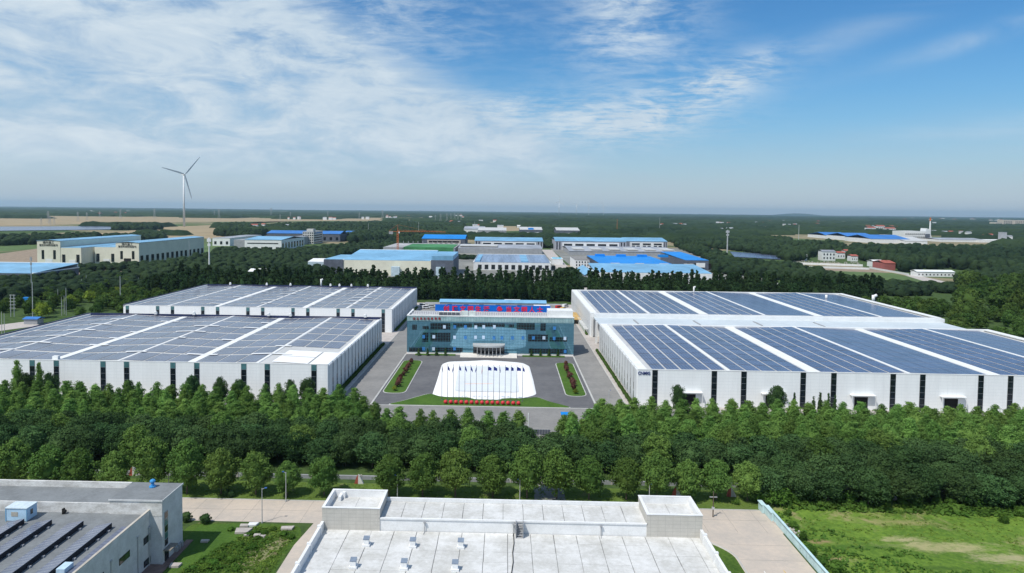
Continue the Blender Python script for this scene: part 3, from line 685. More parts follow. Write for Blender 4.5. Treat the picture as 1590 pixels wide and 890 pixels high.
flag_cols = ['b', 'b', 'b', 'b', 'b', 'b', 'b', 'r', 'b', 'b', 'b', 'b', 'b', 'b', 'b']
FB = mat('navy_flag', (.025, .045, .25), var=.1); FR = mat('red_flag', (.5, .06, .04), var=.1)
pm = MB().tube((0, 0, 0), (0, 0, 12.2), .09, .05, n=8).ball((0, 0, 12.3), .12, 6, 4).tube((0, 0, 0), (0, 0, .25), .3, n=8).mesh('pole', [mat('flagpole_steel', (.16, .165, .19), metal=.3, rough=.4)])
ordn = ['first', 'second', 'third', 'fourth', 'fifth', 'sixth', 'seventh', 'eighth', 'ninth', 'tenth', 'eleventh', 'twelfth', 'thirteenth', 'fourteenth', 'fifteenth', 'sixteenth', 'seventeenth', 'eighteenth', 'nineteenth', 'twentieth', 'twenty-first', 'twenty-second', 'twenty-third', 'twenty-fourth']
def flag_mesh(width, droop, col, ph):
    b = MB(); nx, nz = 8, 6
    for i in range(nx + 1):
        for j in range(nz + 1):
            u = i / nx; w = j / nz
            b.v.append((.06 + u * width, .12 * math.sin(u * 7 + ph) * u + .05 * math.sin(w * 5), 11.9 - w * 1.35 * (1 - .35 * u) - droop * u ** 1.3))
    for i in range(nx):
        for j in range(nz): a = i * (nz + 1) + j; b.f.append((a, a + nz + 1, a + nz + 2, a + 1)); b.mi.append(0)
    return b.mesh('flag', [col], True)
wid = [.25, .6, -.5, .6, .6, .6, -.5, -.3, 1.1, 1.1, .3, 1.1, .8, 1.3, .6]; dro = [1.6, 1.0, 1.6, .9, 1.2, 1.3, 1.5, 2.0, .5, .6, 1.5, .4, .5, .5, .9]
for i in range(15):
    lab = ('tall pole with hanging red flag, centre of the flagpole row' if i == 7 else 'tall pole with %s navy flag, %s pole from the left in the row' % ('limp' if abs(wid[i]) < 1.2 else 'flying', ordn[i]))
    r = empty('flagpole', lab, 'flagpole', (-21.2 + i * 27.5 / 14, 230.1, .05), group='flagpoles before the white sheet')
    link('pole', pm, r); link('flag', flag_mesh(wid[i], dro[i], FR if i == 7 else FB, i * 1.3), r)
bm_ = MB().ball((0, 0, .72), .66, 14, 10).mesh('red_ball', [mat('red_plastic', (.60, .035, .05), rough=.45, var=.05)], True)
for i in range(15):
    o = link('red_ball', bm_, loc=(-19.5 + i * 24.4 / 14, 225.6, .12)); tag(o, 'red ball on the kerb edge of the lawn, %s from the left' % ordn[i], 'ball', 'red balls in a row before the flagpoles')

# ------------------------------------------------------------------ leaves and trees
L_CON = leafmat('bright_leaf', (.065, .145, .036), (.18, .31, .075), .25, .3)
L_DRK = leafmat('dark_leaf', (.032, .07, .028), (.068, .125, .042), .2, .22)
L_RND = leafmat('mid_leaf', (.05, .115, .03), (.145, .235, .055), .3, .28)
L_POP = leafmat('poplar_leaf', (.018, .038, .016), (.032, .062, .022), .3, .15)
L_MIX = leafmat('mixed_leaf', (.032, .072, .02), (.085, .14, .032), .12, .22)
L_PUR = leafmat('purple_leaf', (.07, .035, .03), (.13, .06, .045), .8, .2)
L_YEL = leafmat('yellow_leaf', (.10, .15, .02), (.20, .25, .04), .4, .25)
L_BSH = leafmat('bush_leaf', (.035, .085, .018), (.085, .17, .03), .5, .25)
FORESTM = leafmat('forest_leaf', (.026, .056, .024), (.062, .105, .036), .012, .1, 0.)
def crown(name, H, z0, R, prof, nclump, nleaf, ls, seed, m, core=.72, up=.35):
    """crown built from many small leaf faces gathered in clumps round an uneven core"""
    g = np.random.default_rng(seed)
    t = g.random(nclump) ** .85; a = g.random(nclump) * 2 * math.pi
    pr = np.interp(t, [p[0] for p in prof], [p[1] for p in prof]) * R
    lob = 1 + .16 * np.sin(a * 3 + seed) + .1 * np.sin(a * 5 + 2.1 * seed)
    rad = pr * lob * (1 - .5 * g.random(nclump) ** 2.2)
    cz = z0 + t * (H - z0) + g.normal(0, .03 * H, nclump)
    C_ = np.stack([rad * np.cos(a), rad * np.sin(a), cz], 1)
    cr = (R * .30 * (.65 + .7 * g.random(nclump)))
    idx = np.repeat(np.arange(nclump), nleaf); N = len(idx)
    d = g.normal(size=(N, 3)); d[:, 2] = d[:, 2] * .8 + up; d /= np.linalg.norm(d, axis=1)[:, None]
    rr = cr[idx] * (.55 + .5 * g.random(N)); P = C_[idx] + d * rr[:, None] * np.array([1, 1, .85])
    nrm = d + g.normal(0, .38, (N, 3)); nrm /= np.linalg.norm(nrm, axis=1)[:, None]
    tt = np.cross(nrm, g.normal(size=(N, 3))); tt /= np.linalg.norm(tt, axis=1)[:, None]; bb = np.cross(nrm, tt)
    s = ls * (.6 + .8 * g.random(N))[:, None]
    V = np.stack([P - tt * s, P - bb * s * .55, P + tt * s, P + bb * s * .55], 1).reshape(-1, 3)
    Fq = np.arange(N * 4).reshape(N, 4)
    # core
    nu, nv = 9, 7; cv = []
    for i in range(nv + 1):
        ti = i / nv; r_ = np.interp(ti, [p[0] for p in prof], [p[1] for p in prof]) * R * core
        for j in range(nu):
            q = 2 * math.pi * j / nu; k = 1 + .2 * g.standard_normal(); k = max(.5, min(1.25, k))
            cv.append((r_ * k * math.cos(q), r_ * k * math.sin(q), z0 + .25 + ti * (H - z0) * .93))
    base = len(V); cf = []
    for i in range(nv):
        for j in range(nu): k = (j + 1) % nu; cf.append((base + i * nu + j, base + i * nu + k, base + (i + 1) * nu + k, base + (i + 1) * nu + j))
    V = np.vstack([V, np.array(cv)]); Fq = np.vstack([Fq, np.array(cf)])
    return quads(name, V, Fq, m)
def quads(name, V, Fq, m):
    me = bpy.data.meshes.new(name); nv, nf = len(V), len(Fq); k = Fq.shape[1]
    me.vertices.add(nv); me.vertices.foreach_set('co', V.astype(np.float32).ravel())
    me.loops.add(nf * k); me.loops.foreach_set('vertex_index', Fq.astype(np.int32).ravel())
    me.polygons.add(nf); me.polygons.foreach_set('loop_start', (np.arange(nf) * k).astype(np.int32)); me.polygons.foreach_set('loop_total', np.full(nf, k, np.int32))
    me.materials.append(m); me.update(); me.validate(); return me
def trunk(name, h, r, seed, limbs=5, zc=.45):
    g = random.Random(seed); b = MB(); b.tube((0, 0, 0), (0, 0, h * zc), r, r * .75, 7); b.tube((0, 0, h * zc), (g.uniform(-.2, .2), g.uniform(-.2, .2), h * .85), r * .75, r * .25, 6)
    for k in range(limbs):
        a = 2 * math.pi * k / limbs + g.random(); z = h * (zc - .12 + .1 * k * .5)
        b.tube((0, 0, z), (math.cos(a) * h * .22, math.sin(a) * h * .22, z + h * .25), r * .45, r * .12, 5)
    return b.mesh(name, [BARK])
ROUND = [(0, .35), (.12, .75), (.35, 1.), (.6, .95), (.82, .68), (.95, .35), (1, .1)]
CONE = [(0, .75), (.15, 1.), (.4, .9), (.65, .66), (.85, .36), (1, .06)]
SPREAD = [(0, .55), (.25, .9), (.5, 1.), (.75, .85), (.92, .5), (1, .2)]
COL_ = [(0, .8), (.1, 1.), (.6, .95), (.85, .7), (1, .25)]
SPIRE = [(0, 1.), (.3, .75), (.6, .48), (.85, .2), (1, .03)]
KINDS_T = {
 'round': ('round_tree', [crown('crown', 9., 2.1, 3.15, ROUND, 150, 44, .23, 10 + k, L_RND, core=.8) for k in range(4)], trunk('trunk', 8, .2, 1)),
 'conical': ('conical_tree', [crown('crown', 11.2, .8, 2.75, CONE, 90, 42, .21, 20 + k, L_CON) for k in range(5)], trunk('trunk', 9, .16, 2)),
 'dark': ('broadleaf_tree', [crown('crown', 10.2, 2.2, 4.2, SPREAD, 110, 44, .27, 30 + k, L_DRK) for k in range(4)], trunk('trunk', 9, .2, 3)),
 'poplar': ('poplar_tree', [crown('crown', 21., 1., 2.5, COL_, 75, 32, .48, 40 + k, L_POP) for k in range(4)], trunk('trunk', 18, .22, 4, 3)),
 'under': ('broadleaf_tree', [crown('crown', 14., .8, 4.2, SPREAD, 70, 28, .5, 50 + k, L_POP) for k in range(3)], trunk('trunk', 9, .2, 5)),
 'mixed': ('leafy_tree', [crown('crown', 11., 1.5, 4.6, ROUND, 60, 26, .5, 60 + k, L_MIX) for k in range(5)], trunk('trunk', 9, .22, 6)),
 'spire': ('fir_tree', [crown('crown', 9., .6, 2.0, SPIRE, 50, 30, .22, 70 + k, L_DRK) for k in range(2)], trunk('trunk', 8, .14, 7, 2)),
 'purple': ('purple_leaf_tree', [crown('crown', 2.7, .5, 1.3, ROUND, 26, 22, .2, 80 + k, L_PUR) for k in range(2)], trunk('trunk', 2.2, .08, 8, 3)),
 'yellow': ('yellow_tree', [crown('crown', 7., 1.2, 3.6, ROUND, 50, 24, .4, 85 + k, L_YEL) for k in range(2)], trunk('trunk', 6, .16, 9, 3)),
 'bush': ('bush', [crown('crown', 3.0, .15, 2.4, SPREAD, 46, 34, .2, 90 + k, L_BSH) for k in range(4)], None),
 'ball': ('clipped_bush', [crown('crown', 1.9, .1, 1.0, ROUND, 60, 24, .1, 95, L_DRK, core=.95)], None),
}
TR = random.Random(11)
def tree(kind, x, y, s=1., label=None, group=None, z=0., sz=None, cat='tree'):
    nm, crowns, tk = KINDS_T[kind]
    if tk is None:
        o = link(nm, TR.choice(crowns), loc=(x, y, z), rz=TR.uniform(0, 6.28)); o.scale = (s, s, sz or s); return tag(o, label, cat, group)
    r = empty(nm, label, cat, (x, y, z), TR.uniform(0, 6.28), group); r.scale = (s, s, sz or s)
    link('crown', TR.choice(crowns), r); link('trunk', tk, r); return r
# front row of round trees along the verge
front_px = [22, 76, 126, 180, 236, 290, 343, 397, 447, 503, 604, 656, 707, 765, 818, 864, 914, 972, 1020, 1068, 1112, 1160]
front_top = [689, 697, 702, 706, 686, 690, 703, 708, 720, 714, 711, 711, 703, 713, 699, 704, 713, 716, 711, 719, 720, 722]
for i, px in enumerate(front_px):
    x, y = G(px, 764 + px * .012, 0); _, zt = GY(px, front_top[i], y)
    tree('round', x, y + TR.uniform(-.4, .4), max(.72, min(1.12, zt / 9.0)), 'round crowned street tree on the grass verge, %s from the left' % ordn[i], 'round trees in the front row on the verge', sz=zt / 9.0)
g_dark = 'dark broadleaf trees in the wide belt behind the verge'
for row, yy in enumerate((168.5, 174.5, 181)):
    x = -172.
    while x < 190:
        ok = not (5.5 < x < 15.5 and yy > 176) and not (yy > 178 and x > 15)
        if ok: tree('dark', x + TR.uniform(-1.2, 1.2), yy + TR.uniform(-1.5, 1.5), TR.uniform(.85, 1.05), 'dark broadleaf tree, %s row of the belt behind the verge, %s of the gate road' % (('front', 'middle', 'back')[row], 'west' if x < 10 else 'east'), g_dark, sz=(TR.uniform(.66, .8) if x > 10 else TR.uniform(.7, .86)))
        x += 6.6
for x in np.arange(60, 190, 7.2):   # the belt comes forward to the meadow on the right
    for yy in (153.5, 159.5): tree('dark', x + TR.uniform(-1.5, 1.5), yy + TR.uniform(-1.5, 1.5), TR.uniform(.8, 1.05), 'dark broadleaf tree in the %s row along the back of the meadow' % ('front' if yy < 156 else 'second'), 'dark trees lining the meadow', sz=TR.uniform(.6, .8))
g_con = 'bright conical trees in rows before the halls'
def rowlab(y, x):
    if y < 186.5 and x > 10: return 'bright conical tree of the %s line rising straight behind the dark belt at right' % ('front' if y < 180 else 'second')
    if -34 < x < 8: return 'bright green conical tree in the single row across the road from the red balls'
    k = 0 if y > 207 else 1 if y > 200 else 2 if y > 192 else 3
    return 'bright green conical tree in the %s row before the %s hall' % (('rearmost', 'second rearmost', 'third rearmost', 'foremost')[k], 'front left' if x < 0 else 'front right')
def crow(y, xa, xb, dx=5.0, s=(.88, 1.08), jy=.8, h=(.72, .88)):
    x = xa
    while x < xb:
        tree('conical', x + TR.uniform(-.7, .7), y + TR.uniform(-jy, jy), TR.uniform(*s), rowlab(y, x), g_con, sz=TR.uniform(*h)); x += dx * TR.uniform(.9, 1.1)
for yy, e, h in ((212, -45, (.7, .83)), (204, -41, (.68, .8)), (196, -37, (.66, .77)), (188.5, -36, (.62, .75))): crow(yy, -185, e, h=h)
for yy, e in ((209, 31), (202, 27), (195, 20), (188.5, 17)): crow(yy, e, 175, h=(.58, .7))
crow(182.5, 18, 175, 5.4, (.95, 1.2), h=(.78, .92))
crow(177.5, 48, 175, 7.5, (.95, 1.25), h=(.74, .9))
crow(189.0, -33, 6, 4.6, (.92, 1.08), .3, (.72, .84))
for px, h in ((28, 13), (42, 10), (62, 12), (82, 10), (200, 8), (300, 10), (345, 9.5), (372, 9), (452, 9), (478, 10)):
    x, y = G(px, 0, 0)[0], 218; x = GY(px, 590, 218)[0]
    tree('dark' if h < 11 else 'conical', x, 217 + TR.uniform(-1, 1), h / 10.4 * .55, 'taller loose tree against the left hall wall, crown top over the rows', 'loose trees beside the left hall wall', sz=h / 10.4)
for px in (1052, 1205, 1232, 1262, 1272, 1285, 1295):
    x = GY(px, 600, 219)[0]; tree('spire' if px > 1230 else 'dark', x, 218, TR.uniform(.45, .6), 'small dark fir or tree against the white right hall wall', 'small trees beside the right hall wall', sz=TR.uniform(.72, .95))
# a few odd taller trees break the skyline of the belt
for i, (x, y) in enumerate(((-140, 170), (-118, 176), (-92, 167), (-75, 178), (-52, 171), (-28, 177), (-8, 170), (24, 172), (38, 168), (58, 174), (78, 168), (96, 175), (118, 170))):
    tree('round', x, y, (.95, 1.05, 1.1)[i % 3], 'rounder lighter tree standing out of the dark belt, %s of thirteen from the left' % ordn[i], 'odd lighter trees in the dark belt', sz=(1.08, 1.0, 1.04)[i % 3])
# plants of the islands and beside the office
for (cx, nm) in ((-39.1, 'left'), (25.5, 'right')):
    for i in range(9):
        yy = 241 + i * 5.4
        if i == 0: tree('bush', cx, yy, .24, 'small yellow green bush at the near end of the %s grass island' % nm, None, .15, cat='bush').data = KINDS_T['yellow'][1][0]; continue
        tree('purple', cx + TR.uniform(-.3, .3), yy, TR.uniform(.62, .95), 'small purple leaved tree on the %s grass island, %s from the near end' % (nm, ordn[i - 1]), 'purple leaved trees on the grass islands', .15)
for px in (650, 664, 678, 692, 825, 839, 852, 866):
    x, y = G(px, 552.5, 0); tree('spire', x, min(y, 303.2), .45, 'small clipped conifer at the office plinth, %s of the steps' % ('left' if px < 760 else 'right'), 'small conifers before the office', sz=.36)
for xa, xb in ((-40, -22), (8, 27)):
    b = MB(); b.box(xa, xb, 301.6, 304.2, .04, .3); struct('planting_bed', b, LAWN)
# meadow edge bushes, clipped balls
for px, py, s in ((1205, 782, 1.5), (1232, 776, 1.0), (1260, 775, 1.25), (1300, 777, .8), (1318, 778, .8), (1352, 778, .75), (1378, 779, .7), (1420, 781, .9), (1455, 781, .6), (1505, 783, 1.3), (1535, 786, .9), (1565, 790, .8), (1585, 800, .9), (1210, 800, .6), (1218, 820, .7), (1232, 838, .7), (1243, 862, .9), (1262, 880, 1.0), (1285, 888, 1.0), (1340, 788, .5), (1400, 784, .5), (1530, 800, .6), (1560, 812, .7), (1180, 778, 1.2), (1475, 783, .6), (1143, 783, .45)):
    x, y = G(px + (14 if py > 795 and px < 1300 else 0), py, 0); s *= (.62 if py > 795 else .8); tree('bush', x, y, s, 'leafy bush at the edge of the meadow by the cyan fence or the dark belt', 'bushes round the meadow', cat='bush')
for px, py in ((289, 810), (319, 813)):
    x, y = G(px, py, 0); tree('ball', x, y, 1.0, 'clipped round bush on the lawn, %s of the pair' % ('left' if px < 300 else 'right'), 'clipped round bushes', cat='bush')
for px, py in ((352, 770), (359, 772)):
    x, y = G(px, py, 0); tree('ball', x, y, .75, 'tiny round bush on the verge behind the concrete road, %s one' % ('left' if px < 355 else 'right'), 'clipped round bushes', cat='bush')
for px, py, s in ((358, 824, .35), (385, 832, .3), (400, 838, .35), (410, 828, .3), (440, 832, .4), (452, 836, .35), (348, 850, .35), (372, 848, .4), (392, 852, .4), (342, 868, .45), (360, 872, .5), (330, 876, .4), (318, 884, .45), (300, 884, .3), (425, 824, .3)):
    x, y = G(px, py, 0); tree('bush', x, y, s, 'low patch of weeds in the rough yard between the buildings', 'weeds in the rough yard', sz=s * .6, cat='weeds')

# rough growth: leafy tufts too many to count
def tufts(name, label, poly, n, seed, m, smin, smax, clump=9, per=7, avoid=None):
    g = np.random.default_rng(seed); xs = [p[0] for p in poly]; ys = [p[1] for p in poly]; r = random.Random(seed); C_ = []
    while len(C_) < n:
        cx, cy = r.uniform(min(xs), max(xs)), r.uniform(min(ys), max(ys))
        for q in range(r.randint(1, clump)):
            x, y = cx + r.gauss(0, 1.6), cy + r.gauss(0, 1.0)
            if inpoly(x, y, poly) and not (avoid and avoid(x, y)): C_.append((x, y))
    C_ = np.array(C_); idx = np.repeat(np.arange(len(C_)), per); N = len(idx); s = (smin + (smax - smin) * g.random(len(C_)) ** 2)[idx]
    P = np.zeros((N, 3)); P[:, 0] = C_[idx, 0] + g.normal(0, .9, N) * s; P[:, 1] = C_[idx, 1] + g.normal(0, .9, N) * s; P[:, 2] = s * (.25 + .6 * g.random(N))
    nrm = g.normal(0, .55, (N, 3)); nrm[:, 2] += 1; nrm /= np.linalg.norm(nrm, axis=1)[:, None]; t_ = np.cross(nrm, g.normal(size=(N, 3))); t_ /= np.linalg.norm(t_, axis=1)[:, None]; b_ = np.cross(nrm, t_)
    k = (s * .8 * (.6 + .7 * g.random(N)))[:, None]; V = np.stack([P - t_ * k, P - b_ * k * .6, P + t_ * k, P + b_ * k * .6], 1).reshape(-1, 3); V[:, 2] = np.maximum(V[:, 2], .02)
    return tag(link(name, quads(name, V, np.arange(N * 4).reshape(N, 4), m)), label, 'grass', kind='stuff')
def inpoly(x, y, P):
    c = False; n = len(P)
    for i in range(n):
        x1, y1 = P[i]; x2, y2 = P[i - 1]
        if (y1 > y) != (y2 > y) and x < (x2 - x1) * (y - y1) / (y2 - y1) + x1: c = not c
    return c
L_GRS = leafmat('grass_tuft', (.085, .155, .03), (.20, .30, .055), .35, .25, 0.)
L_GRD = leafmat('dark_tuft', (.035, .085, .016), (.09, .16, .03), .35, .25, 0.)
tufts('grass_tufts', 'rough grass and weeds growing all over the meadow', [(59, 100), (130, 100), (135, 151), (63, 151)], 3000, 1, L_GRS, .10, .26, avoid=lambda x, y: ((x - 84) / 17) ** 2 + ((y - 130) / 5.5) ** 2 < 1)
tufts('dark_tufts', 'darker weed clumps in the meadow near the cyan fence and the lower edge', [(58.5, 100), (72, 112), (90, 112), (100, 118), (84, 126), (70, 138), (62, 148), (58.5, 146)], 550, 2, L_GRD, .2, .6)
tufts('dark_tufts', 'dark weeds along the back edge of the meadow', [(62, 149), (125, 147), (125, 153), (62, 154)], 900, 3, L_GRD, .25, .8)
tufts('weed_tufts', 'weeds covering the rough yard between the buildings', [(-60, 112), (-41.2, 112), (-41.2, 127), (-41.5, 135.5), (-50, 135.5), (-54, 125)], 1500, 4, L_GRS, .12, .34)
tufts('weed_tufts', 'dark weeds in the middle of the rough yard', [(-58, 114), (-47, 118), (-45, 130), (-50, 134), (-55, 124)], 500, 5, L_GRD, .18, .5)
tufts('verge_tufts', 'uneven grass of the verge under the round trees', [(-160, 149), (56, 149), (56, 158), (-160, 158)], 2600, 6, L_GRS, .1, .24)

# ------------------------------------------------------------------ poplar belt behind the halls, side trees
def gap(x, y): return 53.0 < x < 64 and y > 486
g_pop = 'tall poplars in the belt behind the halls'
for yy, dx in ((520, 4.5), (513, 4.8)):
    x = -250.
    while x < 282:
        px = 785 + x / yy * 1060
        if not gap(x, yy) and not (604 < px < 619 and yy > 515 - 20) and not (672 < px < 684):
            tree('poplar', x + TR.uniform(-.8, .8), yy + TR.uniform(-1.5, 1.5), TR.uniform(.8, 1.1), 'tall dark poplar in the %s line behind the %s' % ('back' if yy > 516 else 'front', 'left halls' if x < -60 else 'office' if x < 45 else 'right halls'), g_pop, sz=TR.uniform(.72, 1.06))
        x += dx
for yy in (492, 501):
    for x in np.arange(-262, 262, 7.0):
        if gap(x, yy) : continue
        tree('under', x + TR.uniform(-1, 1), yy + TR.uniform(-2, 2), TR.uniform(.9, 1.15), 'dark tree in the %s line below the tall poplars behind the %s' % ('front' if yy < 496 else 'second', 'left halls' if x < -60 else 'office' if x < 45 else 'right halls'), 'dark trees before the poplar belt')
def inpoly(x, y, P):
    c = False; n = len(P)
    for i in range(n):
        x1, y1 = P[i]; x2, y2 = P[i - 1]
        if (y1 > y) != (y2 > y) and x < (x2 - x1) * (y - y1) / (y2 - y1) + x1: c = not c
    return c
def scatter(P, n, mind, seed):
    g = random.Random(seed); xs = [p[0] for p in P]; ys = [p[1] for p in P]; out = []; tries = 0; cell = {}
    while len(out) < n and tries < n * 30:
        tries += 1; x = g.uniform(min(xs), max(xs)); y = g.uniform(min(ys), max(ys))
        if not inpoly(x, y, P): continue
        k = (int(x // mind), int(y // mind)); bad = False
        for i in (-1, 0, 1):
            for j in (-1, 0, 1):
                for (a, c) in cell.get((k[0] + i, k[1] + j), ()):
                    if (a - x) ** 2 + (c - y) ** 2 < mind * mind: bad = True
        if bad: continue
        cell.setdefault(k, []).append((x, y)); out.append((x, y))
    return out
PW = [(-345, 395), (-232, 385), (-226, 470), (-262, 560), (-330, 590), (-460, 560)]
for x, y in scatter([(-330, 400), (-262, 400), (-232, 440), (-232, 490), (-340, 500)], 50, 7.5, 21):
    tree('mixed', x, y, TR.uniform(.6, .8), 'leafy tree in the nearer part of the wood west of the left halls', 'trees west of the left halls', sz=TR.uniform(.5, .7))
for x, y in scatter(PW, 105, 8.2, 1):
    near = y < 430; tree('mixed', x, y, TR.uniform(.55, .8) if near else TR.uniform(.7, 1.0), 'leafy tree in the loose wood west of the left halls', 'trees west of the left halls', sz=TR.uniform(.5, .75))
for px, py in ((65, 486), (140, 462), (110, 470), (182, 452), (400, 421), (250, 430)):
    x, y = G(px, py + 8, 0); tree('yellow', x, y, TR.uniform(.9, 1.2), 'yellow green tree among the dark trees west of the halls', 'yellow green trees west of the halls')
PE = [(232, 225), (262, 300), (345, 470), (420, 560), (420, 600), (300, 560), (232, 480)]
for x, y in scatter([(228, 240), (262, 330), (330, 440), (300, 480), (240, 484), (228, 400)], 62, 8.2, 2):
    tree('mixed', x, y, TR.uniform(.75, 1.05), 'leafy tree standing east of the right halls', 'trees east of the right halls', sz=TR.uniform(.65, .9))
for x, y in scatter([(300, 480), (345, 400), (520, 460), (560, 640), (420, 640), (372, 560)], 78, 9.5, 3):
    tree('mixed', x, y, TR.uniform(1.2, 1.5), 'dark tree of the big grove at the right edge', 'trees of the right grove', sz=TR.uniform(1.1, 1.45))

# ------------------------------------------------------------------ white foreground building
ROOFW = mat('white_roof_membrane', (.67, .672, .665), scale=.22, rough=.8, col2=(.45, .445, .42), detail=10, bump=.15)
TILEW = panelled('beige_tile', (.50, .48, .44), (.36, .345, .32), 1.25, .62, .045, 'xz', var=.05, scale=.6, rough=.6)
TILES = panelled('beige_tile_side', (.50, .48, .44), (.36, .345, .32), 1.25, .62, .045, 'yz', var=.05, scale=.6, rough=.6)
PARW = mat('white_parapet', (.80, .81, .82), scale=.4, rough=.7, col2=(.66, .665, .665), detail=9)
wb = empty('white_building', 'white flat roofed building with two tiled corner turrets at the bottom', 'building')
BX0, BX1 = -30.8, 33.6
MB().box(BX0, BX1, 45, 121.0, 0, 10.0).build('wall', PARW, wb)
# recessed dark joints under the proud roof panels
MB().box(BX0 + .3, BX1 - .3, 46, 113.6, 10.0, 10.14).build('roof_base', mat('roof_joint', (.17, .17, .17)), wb)
xs = [-26.1 - 3.86] + list(np.arange(-26.1, 33, 3.86)); xs = [BX0 + .3] + [x for x in xs if x > BX0 + 1] + [BX1 - .3]
ys = list(np.arange(114.06 - .4, 66, -3.22)); jr = random.Random(5); cache = {}
def rpanel(x0, x1, y0, y1, z):
    g = jr.uniform(.02, .07); b = MB().box(x0 + g, x1 - jr.uniform(.02, .07), y0 + jr.uniform(.0, .03), y1 - .02, z, z + .07 + jr.uniform(0, .02))
    b.build('roof_panel', ROOFW, wb)
for i in range(len(xs) - 1):
    for j in range(min(6, len(ys) - 1)): rpanel(xs[i], xs[i + 1], ys[j + 1], ys[j], 10.14)
MB().box(BX0 + .3, BX1 - .3, 46, ys[6] - .05, 10.14, 10.22).build('roof_sheet', ROOFW, wb)
# raised terrace between the turrets
MB().box(-21.0, 24.5, 113.75, 121.0, 10.0, 12.2).build('terrace_wall', PARW, wb)
MB().box(-21.0, 24.5, 113.6, 113.95, 12.2, 12.45).build('terrace_edge', PARW, wb)
MB().box(-21.0, 24.5, 120.65, 121.0, 12.2, 12.95).build('parapet', PARW, wb)
MB().box(-20.9, 24.4, 113.96, 120.64, 12.2, 12.24).build('terrace_base', MATS['roof_joint'], wb)
for i in range(13):
    x0 = -20.9 + i * 3.5; x1 = min(24.4, x0 + 3.5)
    if x1 - x0 < .3: continue
    for (a, c) in ((113.98, 117.4), (117.4, 120.62)): rpanel(x0, x1, a, c, 12.24)
for tx0, tx1 in ((BX0, -20.9), (24.4, BX1 + .1)):
    y0, y1 = 113.6, 121.3
    MB().box(tx0, tx1, y0, y0 + .3, 10.0 if tx0 < 0 else 10.0, 14.0).build('turret_wall', TILEW, wb)
    for xa in (tx0, tx1 - .3): MB().box(xa, xa + .3, y0 + .3, y1, 9.0, 14.0).build('turret_wall', TILES, wb)
    MB().box(tx0 + .3, tx1 - .3, y1 - .3, y1, 9.0, 14.0).build('turret_wall', PARW, wb)
    MB().box(tx0 + .3, tx1 - .3, y0 + .3, y1 - .3, 12.4, 12.75).build('turret_roof', MATS['roof_joint'], wb)
    rpanel(tx0 + .3, (tx0 + tx1) / 2, y0 + .3, y1 - .3, 12.75); rpanel((tx0 + tx1) / 2, tx1 - .3, y0 + .3, y1 - .3, 12.75)
    MB().box(tx0 - .06, tx1 + .06, y0 - .06, y0 + .4, 14.0, 14.12).box(tx0 - .06, tx1 + .06, y1 - .4, y1 + .06, 14.0, 14.12).box(tx0 - .06, tx0 + .4, y0 + .4, y1 - .4, 14.0, 14.12).box(tx1 - .4, tx1 + .06, y0 + .4, y1 - .4, 14.0, 14.12).build('coping', PARW, wb)
    MB().box(tx0 + .32, tx0 + .5, y0 + .32, y1 - .32, 12.8, 13.95).box(tx1 - .5, tx1 - .32, y0 + .32, y1 - .32, 12.8, 13.95).box(tx0 + .5, tx1 - .5, y1 - .5, y1 - .32, 12.8, 13.95).build('inner_parapet', PARW, wb)
MB().box(-29.4, -28.9, 119, 120.9, 12.8, 13.6).box(-28.9, -28.4, 120.2, 120.8, 12.8, 13.9).build('duct', PARW, wb)
for x0, x1 in ((BX0 - .1, BX0 + .35), (BX1 - .3, BX1 + .15)):
    MB().box(x0, x1, 46, 113.55, 9.0, 11.7).build('parapet', PARW, wb)
    for y in (111.5, 105.5, 99.5, 93.5): MB().box(x0 - .12, x1 + .12, y - .25, y + .25, 9.0, 11.95).build('parapet_pier', PARW, wb)
vb = MB().box(-.6, .6, -.6, .6, 0, .35).box(-.42, .42, -.42, .42, .35, 1.15).mesh('curb', [PARW]); vt = MB().poly([(-.5, -.45, 1.2), (.5, -.45, 1.2), (.5, .5, 1.42), (-.5, .5, 1.42)]).box(-.5, .5, -.45, .45, 1.12, 1.18).mesh('small_solar_panel', [mat('vent_solar', (.22, .27, .34), rough=.2, spec=.5)])
for i, (x, y) in enumerate(((-22.1, 108.4), (-14.5, 108.3), (-6.7, 108.4), (-22.7, 101.5), (-14.9, 101.5), (-7.1, 101.5))):
    r = empty('roof_vent', 'white roof vent with small solar top, %s of the three in the %s row' % (('left', 'middle', 'right')[i % 3], ('far', 'near')[i // 3]), 'roof vent', (x, y, 10.22), group='solar topped vents on the white roof')
    link('curb', vb, r); link('small_solar_panel', vt, r)
lad = empty('roof_stair', 'small grey metal stair up to the raised white terrace', 'stair', (2.9, 112.9, 10.22))
for k in range(6): MB().box(-.55, .55, -.9 + k * .26, -.9 + (k + 1) * .26, .3 * k, .3 * k + .12).build('step', GREYP, lad)
MB().box(-.65, -.55, -1, .7, 0, 2.4).box(.55, .65, -1, .7, 0, 2.4).build('side_rail', GREYP, lad)
for x in (-13.2, 1.9, 16.7):
    b = MB(); b.tube((x, 113.5, 10.3), (x, 113.5, 11.9), .07, n=6); b.tube((x, 113.5, 10.3), (x - .1, 112.6, 10.28), .06, n=6); b.box(x - .2, x + .2, 113.3, 113.58, 11.8, 12.05); b.build('downpipe', GREYP, wb)
# cable along the roof
b = MB(); pts = [(1.9, 113.4, 10.35), (1.95, 110, 10.33), (1.7, 107, 10.33), (1.75, 104, 10.33), (1.4, 100, 10.33)]
for p, q in zip(pts, pts[1:]): b.tube(p, q, .07, n=5)
b.build('roof_cable', DARK, wb)

